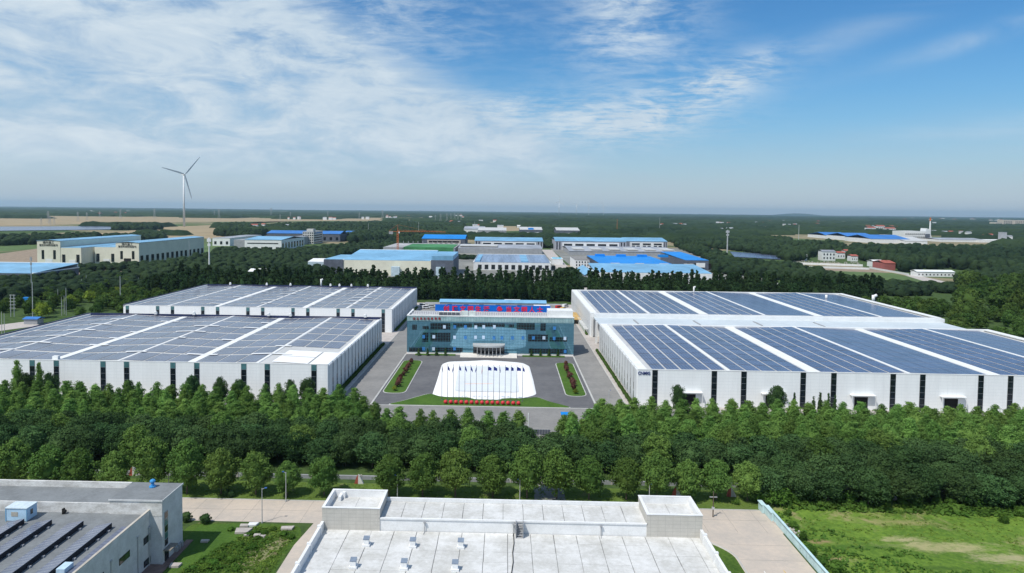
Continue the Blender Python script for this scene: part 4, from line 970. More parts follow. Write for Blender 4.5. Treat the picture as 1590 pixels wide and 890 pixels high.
# ------------------------------------------------------------------ grey building at the left
GCON = mat('grey_render', (.58, .595, .605), var=.1, scale=.5, rough=.85)
STAIN = mat('stained_parapet', (.74, .74, .73), var=.1, scale=.35, rough=.85, col2=(.42, .41, .39), mapscale=(1, 1, 2.2))
GROOF = mat('grey_felt_roof', (.20, .215, .225), var=.12, scale=.25, rough=.9)
gb = empty('grey_building', 'grey rendered building with felt roof and stained parapets at bottom left', 'building')
GX1 = -63.9
MB().box(-180, GX1, 45, 119.9, 0, 9.2).box(-180, -71.2, 119.9, 127.3, 0, 9.2).build('wall', GCON, gb)
MB().box(-179.7, GX1 - .3, 45, 119.9, 9.2, 9.3).build('roof', GROOF, gb)
MB().box(GX1 - .25, GX1 + .05, 45, 120, 9.2, 10.15).build('parapet', GCON, gb)
MB().box(GX1 - .32, GX1 + .1, 45, 120, 10.15, 10.25).build('coping', mat('tan_coping', (.5, .46, .40)), gb)
MB().box(-180, -71.2, 119.9, 120.2, 9.2, 11.1).build('parapet', STAIN, gb)
MB().box(-180, -71.2, 120.2, 126.9, 9.2, 11.0).build('upper_roof', GROOF, gb)
MB().box(-180, -71.2, 126.9, 127.3, 9.2, 12.1).build('parapet', STAIN, gb)
MB().box(-71.2, -61.6, 119.7, 127.4, 0, 11.9).build('turret_wall', GCON, gb)
MB().box(-71.22, -61.58, 119.65, 119.75, 9.0, 11.9).build('turret_face', STAIN, gb)
MB().box(-71.3, -61.5, 119.55, 127.5, 11.9, 12.0).build('turret_roof', GROOF, gb)
MB().box(-71.35, -61.45, 119.5, 119.62, 11.75, 12.05).box(-61.52, -61.4, 119.62, 127.5, 11.75, 12.05).build('coping', GCON, gb)
for y0, y1, z0, z1 in ((117.5, 120.0, 4.6, 5.9), (109.8, 113.1, 5.0, 6.2), (117.5, 120.0, .5, 1.7), (102.5, 105.5, 5.2, 6.4), (110, 113, .8, 2.0)):
    w_ = MB().box(GX1 - .1, GX1 + .03, y0, y1, z0, z1).build('window', DARK, gb); 
    MB().box(GX1 + .03, GX1 + .05, y0 + .1, (y0 + y1) / 2 - .05, z0 + .1, z1 - .1).build('pane', GLASS_D, w_); MB().box(GX1 + .03, GX1 + .05, (y0 + y1) / 2 + .05, y1 - .1, z0 + .1, z1 - .1).build('pane', mat('green_glass', (.02, .06, .03), rough=.15, spec=.5), w_)
w_ = MB().box(-61.62, -61.55, 120.4, 121.7, 3.0, 9.4).build('tall_window', FRAME, gb)
for k in range(5): MB().box(-61.55, -61.53, 120.5, 121.6, 3.1 + k * 1.26, 4.25 + k * 1.26).build('pane', GLASS_T if k in (1, 3) else GLASS_D, w_)
MB().box(-61.6, -61.5, 120.4, 121.8, .3, 2.3).build('door', GLASS_D, gb); MB().box(-61.6, -60.2, 119.9, 122.6, 2.5, 2.7).build('door_canopy', mat('weathered_slab', (.22, .2, .17)), gb)
for y in (119.2, 115.5, 107.4): MB().tube((GX1 + .12, y, 0), (GX1 + .12, y, 7.0), .09, n=6).box(GX1, GX1 + .3, y - .2, y + .2, 6.9, 7.3).build('downpipe', POLE, gb)
MB().box(-61.6, -60.3, 60, 129, 0, .18).box(-64, -61.6, 60, 119.6, 0, .17).build('plinth_paving', mat('brown_paving', (.22, .15, .13), var=.15, scale=1.), gb)
for k in range(3): MB().box(-61.5, -61.1, 124.0 + k * 1.0, 124.7 + k, .2, 1.1).build('wall_unit', FRAME, gb)
tv = empty('turbine_vent', 'small blue ventilator on the grey turret roof', 'ventilator', (-66.3, 125.4, 12.0)); BV = mat('blue_vent', (.05, .28, .60), rough=.4)
MB().tube((0, 0, 0), (0, 0, .25), .62, n=12).tube((0, 0, .25), (0, 0, .8), .32, .28, 12).build('base', BV, tv); MB().ball((0, 0, 1.15), .52, 12, 7, sz=.75).build('hood', BV, tv)
# solar rows: long tilted tables running in depth, each table a thing
BLK = MB().box(-.2, .2, -.2, .2, 0, .3).mesh('ballast', [GREYP])
def table(x0, y0, y1, label):
    r = empty('solar_table', label, 'solar panel row', (x0, y0, 9.3), group='tilted solar rows on the grey roof'); L = y1 - y0; w = 2.75; rise = .62
    n = int(L / 1.05); key = 'mod'
    if key not in cache:
        cache[key] = MB().extr([(0, rise + .3), (w, .30), (w, .37), (0, rise + .37)][::-1], 0.03, 1.0, 'y').mesh('solar_panel', [mat('panel_near', (.15, .165, .22), rough=.22, spec=.5, var=.1)])
        cache['fr'] = MB().extr([(0, rise + .375), (w, .375), (w, .38), (0, rise + .38)][::-1], .0, .04, 'y').extr([(0, rise + .375), (w, .375), (w, .38), (0, rise + .38)][::-1], .98, 1.03, 'y').mesh('edge', [mat('panel_frame', (.5, .52, .55), rough=.4, metal=.3)])
    for k in range(min(n, 60)):
        y = k * 1.05; p = link('solar_panel', cache[key], r, loc=(0, y, 0))
        if k < 24: link('edge', cache['fr'], p)
    b = MB()
    for k in range(int(L / 3.1)):
        y = .6 + k * 3.1; b.box(w - .15, w - .05, y, y + .1, 0, .32); b.box(.05, .15, y, y + .1, 0, rise + .3); b.box(.05, w - .1, y, y + .1, .1, .18)
    b.build('support', FRAME, r, kind='stuff'); MB().box(.02, .05, 0, L, .02, rise + .28).build('shade_sheet', mat('shade_black', (.02, .022, .03)), r); [link('ballast', BLK, r, loc=(-.25, 1.5 + k * 3.1, 0)) for k in range(7)]  # near-black sheet added below the high edge as the table's band of shade
    return r
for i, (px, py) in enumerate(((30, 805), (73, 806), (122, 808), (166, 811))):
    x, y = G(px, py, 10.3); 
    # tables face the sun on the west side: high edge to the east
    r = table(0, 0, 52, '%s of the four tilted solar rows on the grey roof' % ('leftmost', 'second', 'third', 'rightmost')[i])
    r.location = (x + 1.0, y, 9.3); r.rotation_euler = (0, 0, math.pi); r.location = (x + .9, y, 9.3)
r = empty('solar_strip', 'flat narrow solar strip along the parapet of the grey roof', 'solar panel row', (-66.0, 60, 9.3))
for k in range(48): link('solar_panel', MB().box(0, 1.7, 0, 1.0, .1, .16).mesh('solar_panel', [MATS['panel_near']]) if k == 0 else r.children[0].data, r, loc=(0, 53.5 - k * 1.08, .05))
r = empty('roof_cabin', 'pale blue cabin standing on the grey roof before the stained parapet', 'cabin', (-85.7, 117.2, 9.3)); CB = mat('pale_blue_cabin', (.42, .60, .76), var=.08, scale=.6); 
MB().box(-1.9, 1.9, -1.3, 1.3, .1, 2.3).build('wall', CB, r); MB().box(-2.0, 2.0, -1.4, 1.4, 2.3, 2.45).build('roof', mat('cabin_roof', (.60, .70, .76)), r)
MB().box(-.9, .3, -1.34, -1.29, .9, 1.7).build('window', mat('cabin_window', (.45, .43, .38)), r); MB().box(1.89, 1.94, -.4, .2, .9, 1.8).build('window', GLASS_D, r)
for xa in (-1.95, 1.8): MB().box(xa, xa + .15, -1.36, -1.28, .0, 2.3).build('corner_post', BLUE2, r)
MB().ball((-79.2, 119.2, 9.8), .35, 8, 5).box(-79.6, -79.3, 119.0, 119.5, 9.3, 10.3).build('roof_fitting', DARK, gb)
tag(MB().box(-67.3, -66.0, 99, 101.2, 9.3, 10.2).build('roof_hatch', mat('hatch_blue', (.5, .66, .8))), 'small pale blue hatch by the parapet of the grey roof', 'hatch')

# ------------------------------------------------------------------ lamps, poles, walls of the foreground
BLAMP = mat('lamp_blue', (.04, .12, .35), rough=.4)
def lamp(px, pyb, pyt, label, z0=0., arm=-1.4, cat='street lamp', grp='street lamps'):
    x, y = G(px, pyb, z0); _, zt = GY(px, pyt, y); r = empty('street_lamp', label, cat, (x, y, z0), group=grp); h = zt - z0
    MB().tube((0, 0, 0), (0, 0, h), .11, .07, n=8).tube((0, 0, 0), (0, 0, .3), .2, n=8).build('pole', POLE, r)
    MB().tube((0, 0, h - .25), (arm * .75, 0, h + .05), .05, n=6).build('arm', POLE, r)
    MB().box(min(arm * .6, arm * 1.15), max(arm * .6, arm * 1.15), -.18, .18, h, h + .14).build('lamp_head', BLAMP if zt < 9 else POLE, r)
    return r
lamp(407, 812, 758, 'curved street lamp at the edge of the rough yard', arm=.9)
lamp(444, 779, 733, 'street lamp on the verge left of the white building', arm=-.7)
lamp(617, 776, 738, 'street lamp behind the left part of the white roof', arm=-.6)
lamp(807, 780, 745, 'street lamp behind the middle of the white roof', arm=-.5)
lamp(1008, 782, 752, 'street lamp behind the right turret', arm=.4)
lamp(88, 757, 719, 'street lamp behind the grey roof at far left', arm=-1.8)
lamp(262, 762, 725, 'street lamp beside the grey turret', arm=-1.6)
lamp(553, 640, 605, 'slim lamp at the foot of the left road before the halls', arm=.5)
lamp(945, 640, 606, 'slim lamp at the foot of the right road', arm=.5)
x, y = G(1107, 803); r = empty('utility_pole', 'wooden pole with crossarm behind the right concrete yard', 'utility pole', (x, y, 0))
MB().tube((0, 0, 0), (0, 0, 5.6), .13, .09, n=7).build('pole', BARK, r); MB().box(-.8, .8, -.06, .06, 4.3, 4.45).build('crossarm', POLE, r); MB().box(-.25, .25, -.2, .2, 1.7, 2.2).build('box', POLE, r)
CY = mat('cyan_sheet', (.52, .70, .72), var=.08, scale=.4, rough=.5)
fe = empty('cyan_fence', 'pale cyan corrugated sheet fence between the concrete yard and the meadow', 'fence')
fpts = [(57.9, 62)] + [(57.3, 62 + k * 3.1) for k in range(1, 27)] + [(56.8, 146.5), (56.3, 149)]
for k in range(len(fpts) - 1):
    (xa, ya), (xb, yb) = fpts[k], fpts[k + 1]; b = MB(); n = 10
    for j in range(n):
        t0, t1 = j / n, (j + .5) / n; p = [(xa + (xb - xa) * t, ya + (yb - ya) * t) for t in (t0, t1)]
        b.box(p[0][0] - .03, p[0][0] + .09, p[0][1] + .01, p[1][1], .1, 1.9)
    b.box(min(xa, xb) - .02, max(xa, xb) + .03, ya + .01, yb - .03, .08, 1.88); b.box(min(xa, xb) - .25, max(xa, xb) + .25, ya + .01, yb - .02, 1.9, 2.0)
    b.build('sheet_panel', CY, fe)
bw = empty('boundary_wall', 'low grey boundary wall along the footpath behind the front trees', 'wall')
for k in range(55):
    x0 = -190 + k * 6; 
    if 6 < x0 + 3 < 15: continue
    MB().box(x0 + .05, x0 + 5.7, 160.6, 160.8, 0, .9).build('wall_panel', GREYP, bw); MB().box(x0 - .25, x0 + .05, 160.5, 160.9, 0, 1.15).build('pier', PAVE, bw)
for k, (px, py) in enumerate(((557, 751), (1560, 786), (207, 738), (1050, 771), (1135, 771), (1385, 776))):
    x, y = G(px, py); r = empty('marker_wedge', 'red and white sloped concrete marker by the footpath, %s' % ('seen between trees left of centre', 'right edge of the meadow', 'behind the grey turret', 'under trees right of the right turret', 'under trees behind the crossarm pole', 'in the bushes of the meadow edge')[k], 'marker', (x, y, 0), group='red and white markers')
    MB().extr([(-1.0, 0), (-.1, 0), (-.1, 2.2), (-.5, 1.7)], -.3, .3).build('red_side', mat('faded_red', (.42, .10, .07), var=.2), r); MB().extr([(-.1, 0), (1.2, 0), (.3, 1.9), (-.1, 2.2)], -.3, .3).build('white_side', STAIN, r)
for k, (px, py, sx, sy) in enumerate(((377, 826, 1.4, 1.0), (393, 816, .9, .7), (383, 833, .5, .3), (399, 833, .6, .4), (406, 835, .7, .4), (272, 880, .9, .6), (318, 842, .7, .4), (446, 822, 1.2, .6), (380, 818, .9, .5))):
    x, y = G(px, py); b = MB(); b.box(-sx, sx, -sy, sy, 0, .35); b.v = [(a + .15 * a * c, c + .1 * a, z + .12 * random.random()) for a, c, z in b.v]
    o = b.build('concrete_slab', (PARW if k == 1 else PAVE), loc=(x, y, .02)); tag(o, ('broad beige slab', 'white slab', 'small stone', 'small stone', 'flat beige stone', 'stone block', 'small white plate', 'beige rubble slab', 'thin grey slab')[k] + ' lying ' + ('in the middle of the rough yard', 'behind the broad beige slab near the road', 'below the broad beige slab', 'right of the small stone below the slab', 'rightmost below the broad slab', 'by the paving of the grey building', 'on the lawn near the grey building', 'in the weeds before the curved kerb', 'left of the white slab')[k], 'slab')
rub = MB(); g_ = random.Random(4)
for k in range(60):
    px = g_.uniform(1200, 1246); py = 806 + (px - 1200) * .55 + g_.uniform(-4, 6); x, y = G(px, py); s_ = g_.uniform(.1, .32); rub.ball((x, y, s_ * .3), s_, 5, 4, jit=.3, rnd=g_)
tag(rub.build('rubble', PAVE), 'strip of pale rubble in the weeds beside the cyan fence', 'rubble', kind='stuff')
sheet('soil_patch', [G(*p) for p in ((330, 892), (372, 862), (405, 850), (440, 836), (452, 840), (420, 862), (385, 893))], mat('trodden_soil', (.30, .25, .15), var=.2, scale=.5, col2=(.12, .16, .05)), .045)
# gate at the end of the gate road
r = empty('barrier_gate', 'dark sliding gate across the gate road between the trees', 'gate', (0, 0, 0)); MB().box(7.0, 13.6, 196.0, 196.3, .2, 1.5).build('rail_panel', DKWALL, r); MB().tube((7.2, 195.6, 0), (7.2, 195.6, 6.5), .16, n=8).build('post', W_WHITE, r)
for k in range(8): MB().box(7.2 + k * .8, 7.3 + k * .8, 195.9, 196.4, 0, 1.6).build('upright', GREYP, r)
x, y = G(880, 655); shed('guard_hut', 'small hut with bright blue roof among the trees right of the gate', x - 1.6, x + 1.6, y - 1.2, y + 1.2, 2.4, W_WHITE, BLUE1, .3, 'hut', .3)

# ------------------------------------------------------------------ background buildings
def bb(name, label, px0, px1, pyb, pyt, depth, wallm, roofm, kind='flat', rise=1.2, cat='factory', wins=None, group=None, winm=None, zb=0., bandm=None, over=.5, base_h=None, cap=None):
    """building whose front face spans px0..px1 with its foot on row pyb; top on row pyt (photo rows), as deep as given"""
    x0, y0 = G(px0, pyb, zb); x1, _ = G(px1, pyb, zb); xm = (px0 + px1) / 2
    y0 = G(xm, pyb, zb)[1]; x0 = GY(px0, pyb, y0)[0]; x1 = GY(px1, pyb, y0)[0]; h = GY(xm, pyt, y0)[1]
    r = empty(name, label, cat, (0, 0, 0), group=group)
    MB().box(x0, x1, y0, y0 + depth, 0, h).build('wall', wallm, r)
    b = MB(); W = x1 - x0
    if kind == 'flat': b.box(x0 - .2, x1 + .2, y0 - .2, y0 + depth + .2, h, h + .4)
    elif kind == 'gx': b.extr([(y0 - over, h), (y0 + depth / 2, h + rise), (y0 + depth + over, h), (y0 + depth + over, h + .3), (y0 + depth / 2, h + rise + .3), (y0 - over, h + .3)][::-1], x0 - over, x1 + over, 'x')
    elif kind == 'gy': b.extr([(x0 - over, h), ((x0 + x1) / 2, h + rise), (x1 + over, h), (x1 + over, h + .3), ((x0 + x1) / 2, h + rise + .3), (x0 - over, h + .3)], y0 - over, y0 + depth + over, 'y')
    elif kind == 'up': b.extr([(y0, h), (y0 + depth, h + rise), (y0 + depth, h + rise + .4), (y0, h + .4)][::-1], x0, x1, 'x')
    b.build('roof', roofm, r)
    if cap: MB().box(x0 - .4, x0 + .8, y0 - .4, y0 + depth + .4, h - .3, h + .6).box(x1 - .8, x1 + .4, y0 - .4, y0 + depth + .4, h - .3, h + .6).box(x0 + .8, x1 - .8, y0 + depth - .8, y0 + depth + .4, h - .3, h + rise * (kind == 'up') + .8).build('parapet', cap, r)
    if wins:
        nx, rows = wins; wm = winm or GLASS_D
        for (a, c, wf) in rows:
            cw = W / nx; me = MB().box(-cw * wf / 2, cw * wf / 2, -.12, .05, 0, (c - a) * h).mesh('window', [wm])
            for i in range(nx): link('window', me, r, loc=(x0 + (i + .5) * cw, y0, a * h))
    r['_b'] = 1; del r['_b']
    return r, x0, x1, y0, h
def sidewins(r, x, y0, y1, n, z0, z1, m=GLASS_D, frac=.5):
    L = (y1 - y0) / n; me = MB().box(-.15, .15, -L * frac / 2, L * frac / 2, z0, z1).mesh('window', [m])
    for i in range(n): link('window', me, r, loc=(x, y0 + (i + .5) * L, 0))
SIGN = mat('dark_letters', (.05, .05, .05))
# cream factory pair at the left
for k, (a, c, t, a2, c2, t2, bs) in enumerate(((58, 94, 374, 94, 126, 385, 412), (180, 216, 377, 147, 180, 384, 411))):
    r, x0, x1, y0, h = bb('cream_factory', ('left' if k == 0 else 'right') + ' cream factory with tall signed front and blue roof in the fields at left', a, c, bs, t, 165, CREAM, BLUE2, 'gy', 1.0, wins=(2, [(.25, .62, .22)]))
    sidewins(r, x1, y0, y0 + 165, 14, 2, 10)
    for q, (sz, zz) in enumerate(((3.2, .93), (2.6, .82))): text_part('sign_letters', ('德州重工', '重型机械制造基地')[q], sz, SIGN, r, ((x0 + x1) / 2, y0 - .3, h * zz), (math.pi / 2, 0, 0))
    MB().box((x0 + x1) / 2 - 4, (x0 + x1) / 2 + 4, y0 - .2, y0, 0, 7).build('door', W_WHITE if k == 0 else DARK, r)
    xa, _ = GY(a2, bs, y0)[0], 0; xb = GY(c2, bs, y0)[0]; h2 = GY((a2 + c2) / 2, t2, y0)[1]
    MB().box(xa + .1 if k == 0 else xa, xb if k == 0 else xb - .1, y0 + .3, y0 + 165, 0, h2).build('wing', CREAM, r)
    MB().box(xa + .2, xb - .2, y0 + .6, y0 + 164, h2, h2 + .5).build('wing_roof', BLUE2, r)
    for px in np.linspace(a2 + 5, c2 - 5, 2): x = GY(px, bs, y0)[0]; MB().box(x - 1.6, x + 1.6, y0 - .1, y0 + .32, 3, 12).build('window', GLASS_D, r)
    MB().box((xa + xb) / 2 - 2, (xa + xb) / 2 + 5, y0 - .1, y0 + .32, 0, 6).build('door', W_WHITE, r)
r, x0, x1, y0, h = bb('blue_roof_factory', 'blue roofed factory cut by the left edge of the photo', -90, 52, 441, 424, 60, DKWALL, BLUE2, 'up', 3.5, wins=(9, [(.3, .8, .2)]), cap=W_WHITE)
r, x0, x1, y0, h = bb('white_factory', 'small white fronted factory left of the wide white one', 330, 357, 382, 370, 150, W_WHITE, GREYROOF, 'flat', wins=(3, [(.2, .6, .4)]))
r, x0, x1, y0, h = bb('white_factory', 'wide white factory front with a dark band and five openings', 380, 437, 388.5, 372.5, 120, W_WHITE, BLUE2, 'gx', 3, wins=(5, [(.0, .3, .5)]))
MB().box(x0 + 4, x1 - 5, y0 - .3, y0, h * .62, h * .7).build('dark_band', DARK, r); MB().box(x0 - 18, x0 - .1, y0 + 2, y0 + 110, 0, h * .95).build('side_wing', GREYP, r); sidewins(r, x1, y0, y0 + 118, 8, 2, h * .7)
r, x0, x1, y0, h = bb('blue_roof_factory', 'long blue roofed hall behind the pale tower block', 414, 528, 375, 363, 60, DKWALL, BLUE3, 'gx', 5, wins=(12, [(.2, .6, .4)]))
r, x0, x1, y0, h = bb('tower_block', 'pale five storey block with rows of windows in front of the blue roofed hall', 470, 487, 379, 360, 62, mat('pale_concrete', (.58, .57, .54), var=.06), GREYROOF, 'flat', wins=(5, [(.08 + .19 * k, .18 + .19 * k, .6) for k in range(5)]), cat='building')
MB().box(x0 + 6, x0 + 18, y0 + 5, y0 + 20, h, h + 5).build('stair_tower', MATS['pale_concrete'], r)
for k in range(5): MB().box(x1, x1 + .2, y0 + 3, y0 + 58, h * (.08 + .19 * k), h * (.16 + .19 * k)).build('window', GLASS_D, r)
r, x0, x1, y0, h = bb('office_block', 'low cream office block with blue roof right of the tower block', 529, 543, 371, 362.5, 90, MATS['pale_concrete'], BLUE3, 'gx', 4, wins=(3, [(.2, .5, .3)]), cat='building')
r, x0, x1, y0, h = bb('office_block', 'brownish low block joined left of the pale tower block', 455, 472, 380, 368, 50, GREYP, GREYROOF, 'flat', wins=(4, [(.2, .4, .6), (.6, .8, .6)]), cat='building')
r, x0, x1, y0, h = bb('pale_shed', 'pale curved shed roof among trees behind the rear left hall', 386, 414, 434, 422, 14, PAVE, W_WHITE, 'gx', 2, cat='shed')
# blue-roofed works directly behind the poplars
r, x0, x1, y0, h = bb('blue_roof_works', 'wide light blue roofed works with cream front behind the poplars', 533, 669, 428, 404.5, 75, CREAM, BLUE2, 'up', 5.5, wins=(6, [(.05, .3, .3)]), cap=W_WHITE)
xa = GY(503, 428, y0)[0]; xb = GY(704, 428, y0)[0]
MB().box(xa, x0 - .1, y0 - 1, y0 + 70, 0, h + .3).build('left_wing', DKWALL, r); MB().box(x1 + .1, xb, y0 - 1, y0 + 75, 0, h + .8).build('right_wing', DKWALL, r)
MB().box(xa, x0 - .5, y0 + 1, y0 + 69, h + .3, h + .6).build('wing_roof', BLUE2, r); MB().box(x1 + .5, xb - .5, y0 + 1, y0 + 74, h + .8, h + 5.0).build('wing_roof', BLUE2, r)
for px in (615, 684): x = GY(px, 428, y0)[0]; MB().box(x - 4, x + 4, y0 - 6, y0 - 1.01, 0, h * .62).build('porch', mat('pale_blue_wall', (.50, .62, .70)), r)
r, x0, x1, y0, h = bb('site_wall', 'white curved canopy at the west end of the light blue roofed works', 478, 503, 424, 407, 20, MATS['pale_blue_wall'], W_WHITE, 'up', 2, cat='canopy')
r, x0, x1, y0, h = bb('construction_deck', 'unfinished grey building deck draped with green debris netting', 595, 706, 394, 385, 130, GREYP, mat('concrete_deck', (.42, .42, .43), var=.2, scale=.05), 'flat', cat='construction site')
MB().box(x0 + 30, x1 - 2, y0 - .4, y0 + 100, h * .3, h + 1.0).build('green_netting', mat('green_netting', (.06, .24, .09), var=.25, scale=.04), r)
for k in range(12): MB().box(x0 + 5 + k * 8, x0 + 5.8 + k * 8, y0 + 110, y0 + 111, h, h + 5).build('column', GREYP, r)
r, x0, x1, y0, h = bb('small_hut', 'row of small huts beside the construction deck', 552, 566, 393, 389.5, 12, W_WHITE, W_WHITE, 'flat', cat='hut')
r, x0, x1, y0, h = bb('small_hut', 'tiny white hut left of the construction deck', 572, 580, 389, 385, 10, W_WHITE, W_WHITE, 'flat', cat='hut')
ORG = mat('crane_orange', (.55, .16, .05), var=.1)
x, y = G(617.5, 394); zt = GY(617, 349, y)[1]; zj = GY(617, 359.5, y)[1]
r = empty('tower_crane', 'orange tower crane beside the green netted deck', 'crane', (x, y, 0)); b = MB()
for a in (-1, 1):
    for c in (-1, 1): b.tube((a, c, 0), (a, c, zj), .28, n=4)
for k in range(int(zj / 3)): b.tube((-1, -1, k * 3), (1, -1, k * 3 + 3), .15, n=3); b.tube((1, -1, k * 3), (-1, -1, k * 3 + 3), .15, n=3); b.tube((1, -1, k * 3), (1, 1, k * 3 + 3), .15, n=3)
b.build('mast', ORG, r); xl = GY(604, 359, y)[0] - x; xr = GY(692, 361, y)[0] - x
b = MB(); b.tube((xl, 0, zj), (xr, 0, zj), .35, n=4); b.tube((0, 0, zj + 2), (xr * .9, 0, zj + 1.2), .2, n=4)
for k in range(20): t = k / 20 * xr; b.tube((t, 0, zj), (t + xr / 40, 0, zj + 1.6), .12, n=3)
b.build('jib', ORG, r); MB().box(xl, xl + 6, -1, 1, zj - 4, zj).build('counterweight', GREYP, r); MB().tube((0, 0, zj), (0, 0, zt), .6, .1, n=4).tube((0, 0, zt), (xr * .6, 0, zj + 1.5), .1, n=3).tube((0, 0, zt), (xl, 0, zj + .5), .1, n=3).build('apex', ORG, r); MB().box(.8, 2.8, -1, 1, zj - 2.5, zj - .3).build('cab', W_WHITE, r)
r, x0, x1, y0, h = bb('blue_roof_hall', 'bright blue roofed hall with dark wall and framed window band behind the deck', 655, 722, 381, 371, 90, DKWALL, BLUE1, 'gx', 6)
MB().box(x0 + 10, x1 - 8, y0 - 1, y0, 1.5, h * .82).build('frame', PAVE, r); MB().box(x0 + 13, x1 - 11, y0 - 1.2, y0 - 1, h * .45, h * .7).build('dark_band', DARK, r)
for k in range(7): MB().box(x0 + 14 + k * 9.5, x0 + 19 + k * 9.5, y0 - 1.2, y0 - 1.0, 2, h * .36).build('window', DARK, r)
def louvre(px0, px1, pyb, pyt, dep, label, n, rise=5):
    r, x0, x1, y0, h = bb('blue_roof_hall', label, px0, px1, pyb, pyt, dep, mat('lilac_wall', (.36, .37, .42)), BLUE2, 'gx', rise)
    e = (x1 - x0) * .1; MB().box(x0 + e, x1 - e, y0 - 1, y0, 0, h * .86).build('front_frame', PARW, r); w = (x1 - x0 - 2 * e) * .86 / n
    for k in range(n):
        xx = x0 + e + (x1 - x0 - 2 * e) * (k + .5) / n; MB().box(xx - w * .42, xx + w * .42, y0 - 1.2, y0 - 1, h * .5, h * .72).build('window', GLASS_D, r)
        for q in (-.25, .25): MB().box(xx + w * q - w * .17, xx + w * q + w * .17, y0 - 1.2, y0 - 1, h * .12, h * .4).build('window', GLASS_D, r)
    for xx in (x0 + e * .25, x0 + e * .65, x1 - e * .65, x1 - e * .25): MB().box(xx - e * .08, xx + e * .08, y0 - .2, y0, 1, h * .9).build('slit_window', GLASS_D, r)
    return r, x0, x1, y0, h
louvre(737, 843, 385, 374.5, 80, 'blue roofed hall with five window groups in the middle of the estate', 5)
louvre(862, 972, 389, 375, 80, 'blue roofed hall with five window groups right of the estate road', 5)
louvre(972, 1036, 386, 375, 90, 'shorter blue roofed hall at the right end of the window fronted row', 3)
r, x0, x1, y0, h = bb('grey_roof_hall', 'long grey roofed hall in front of the middle blue roofed hall', 711, 842, 394, 386, 60, GREYP, GREYROOF, 'up', 3)
MB().box(x0 + 2, x0 + 60, y0 + 10, y0 + 50, h + 2.2, h + 3.6).build('roof_sheet', W_ROOF, r)
r, x0, x1, y0, h = bb('solar_roof_hall', 'hall with striped grey blue roof just behind the middle poplars', 735, 855, 420, 408, 110, PARW, mat('striped_roof', (.22, .30, .42), var=.2, scale=.04, mapscale=(2, .1, 1)), 'up', 1.5, cap=W_WHITE)
MB().box(x0 + 52, x0 + 60, y0 + 4, y0 + 106, h + .2, h + 1.95).build('roof_strip', BLUE2, r); MB().box(x0 + 2, x0 + 7, y0 + 4, y0 + 106, h + .2, h + 1.95).build('roof_strip', BLUE2, r)
for k in range(12): MB().box(x0 + 5 + k * 7.3, x0 + 9 + k * 7.3, y0 - .15, y0, 1, h * .7).build('window', GLASS_D, r)
r, x0, x1, y0, h = bb('painted_house', 'small white building with a light blue patterned top beside the estate road', 857, 874, 411, 402.5, 24, PARW, PARW, 'flat', cat='building')
MB().box(x0 + 1, x1 - 1, y0 + 2, y0 + 22, h + .41, h + .6).build('blue_panel', mat('sky_blue_panel', (.15, .55, .75), var=.3, scale=.3), r)
r, x0, x1, y0, h = bb('white_block', 'white three storey office block left of the bright blue roofs', 893, 915, 420, 404, 60, PARW, mat('grey_tile_roof', (.25, .24, .23)), 'flat', wins=(5, [(.12, .3, .4), (.42, .6, .4), (.72, .88, .4)]), cat='building')
r, x0, x1, y0, h = bb('grey_roof_hall', 'very long pale grey roofed hall behind the bright blue roofs', 884, 1052, 397, 391, 150, GREYP, GREYROOF, 'gx', 3)
for k in range(6): MB().box(x0 + 8 + k * 27, x0 + 24 + k * 27, y0 + 12, y0 + 60, h + 1.6, h + 3.0).build('roof_sheet', W_ROOF, r)
r, x0, x1, y0, h = bb('bright_blue_hall', 'large bright blue roofed hall with four pale dormers behind the poplars', 933, 1048, 428, 411.5, 125, DKWALL, BLUE1, 'up', .8)
for k in range(4): MB().box(x0 + 10 + k * 25, x0 + 19 + k * 25, y0 - 1, y0 + 3, h * .6, h + 1.6).build('dormer', mat('pale_dormer', (.6, .58, .55)), r); MB().box(x0 + 9 + k * 25, x0 + 20 + k * 25, y0 + 112, y0 + 120, h + .8, h + 3.5).build('dormer_roof', BLUE1, r)
r, x0, x1, y0, h = bb('bright_blue_hall', 'bright blue roofed hall with slate walls at the right of the estate', 1064, 1100, 420, 404.5, 125, DKWALL, BLUE1, 'up', 2.0)
for k in range(4): MB().box(x0 + 2 + k * 8, x0 + 5 + k * 8, y0 - .2, y0, 1, h * .7).build('window', DARK, r)
MB().box(x0 + 12, x0 + 22, y0 - .5, y0 - .25, h * .3, h * .75).build('panel', W_WHITE, r)
r, x0, x1, y0, h = bb('light_blue_shed', 'long shed with light blue roof right behind the poplars at right', 925, 1105, 440, 424, 60, PARW, BLUE2, 'up', 3.5, cat='shed')
r, x0, x1, y0, h = bb('gabled_shed', 'grey gable shed with light blue roof beside the estate road end', 908, 928, 440, 428, 70, mat('grey_gable', (.45, .46, .48)), BLUE2, 'gy', 4, cat='shed')
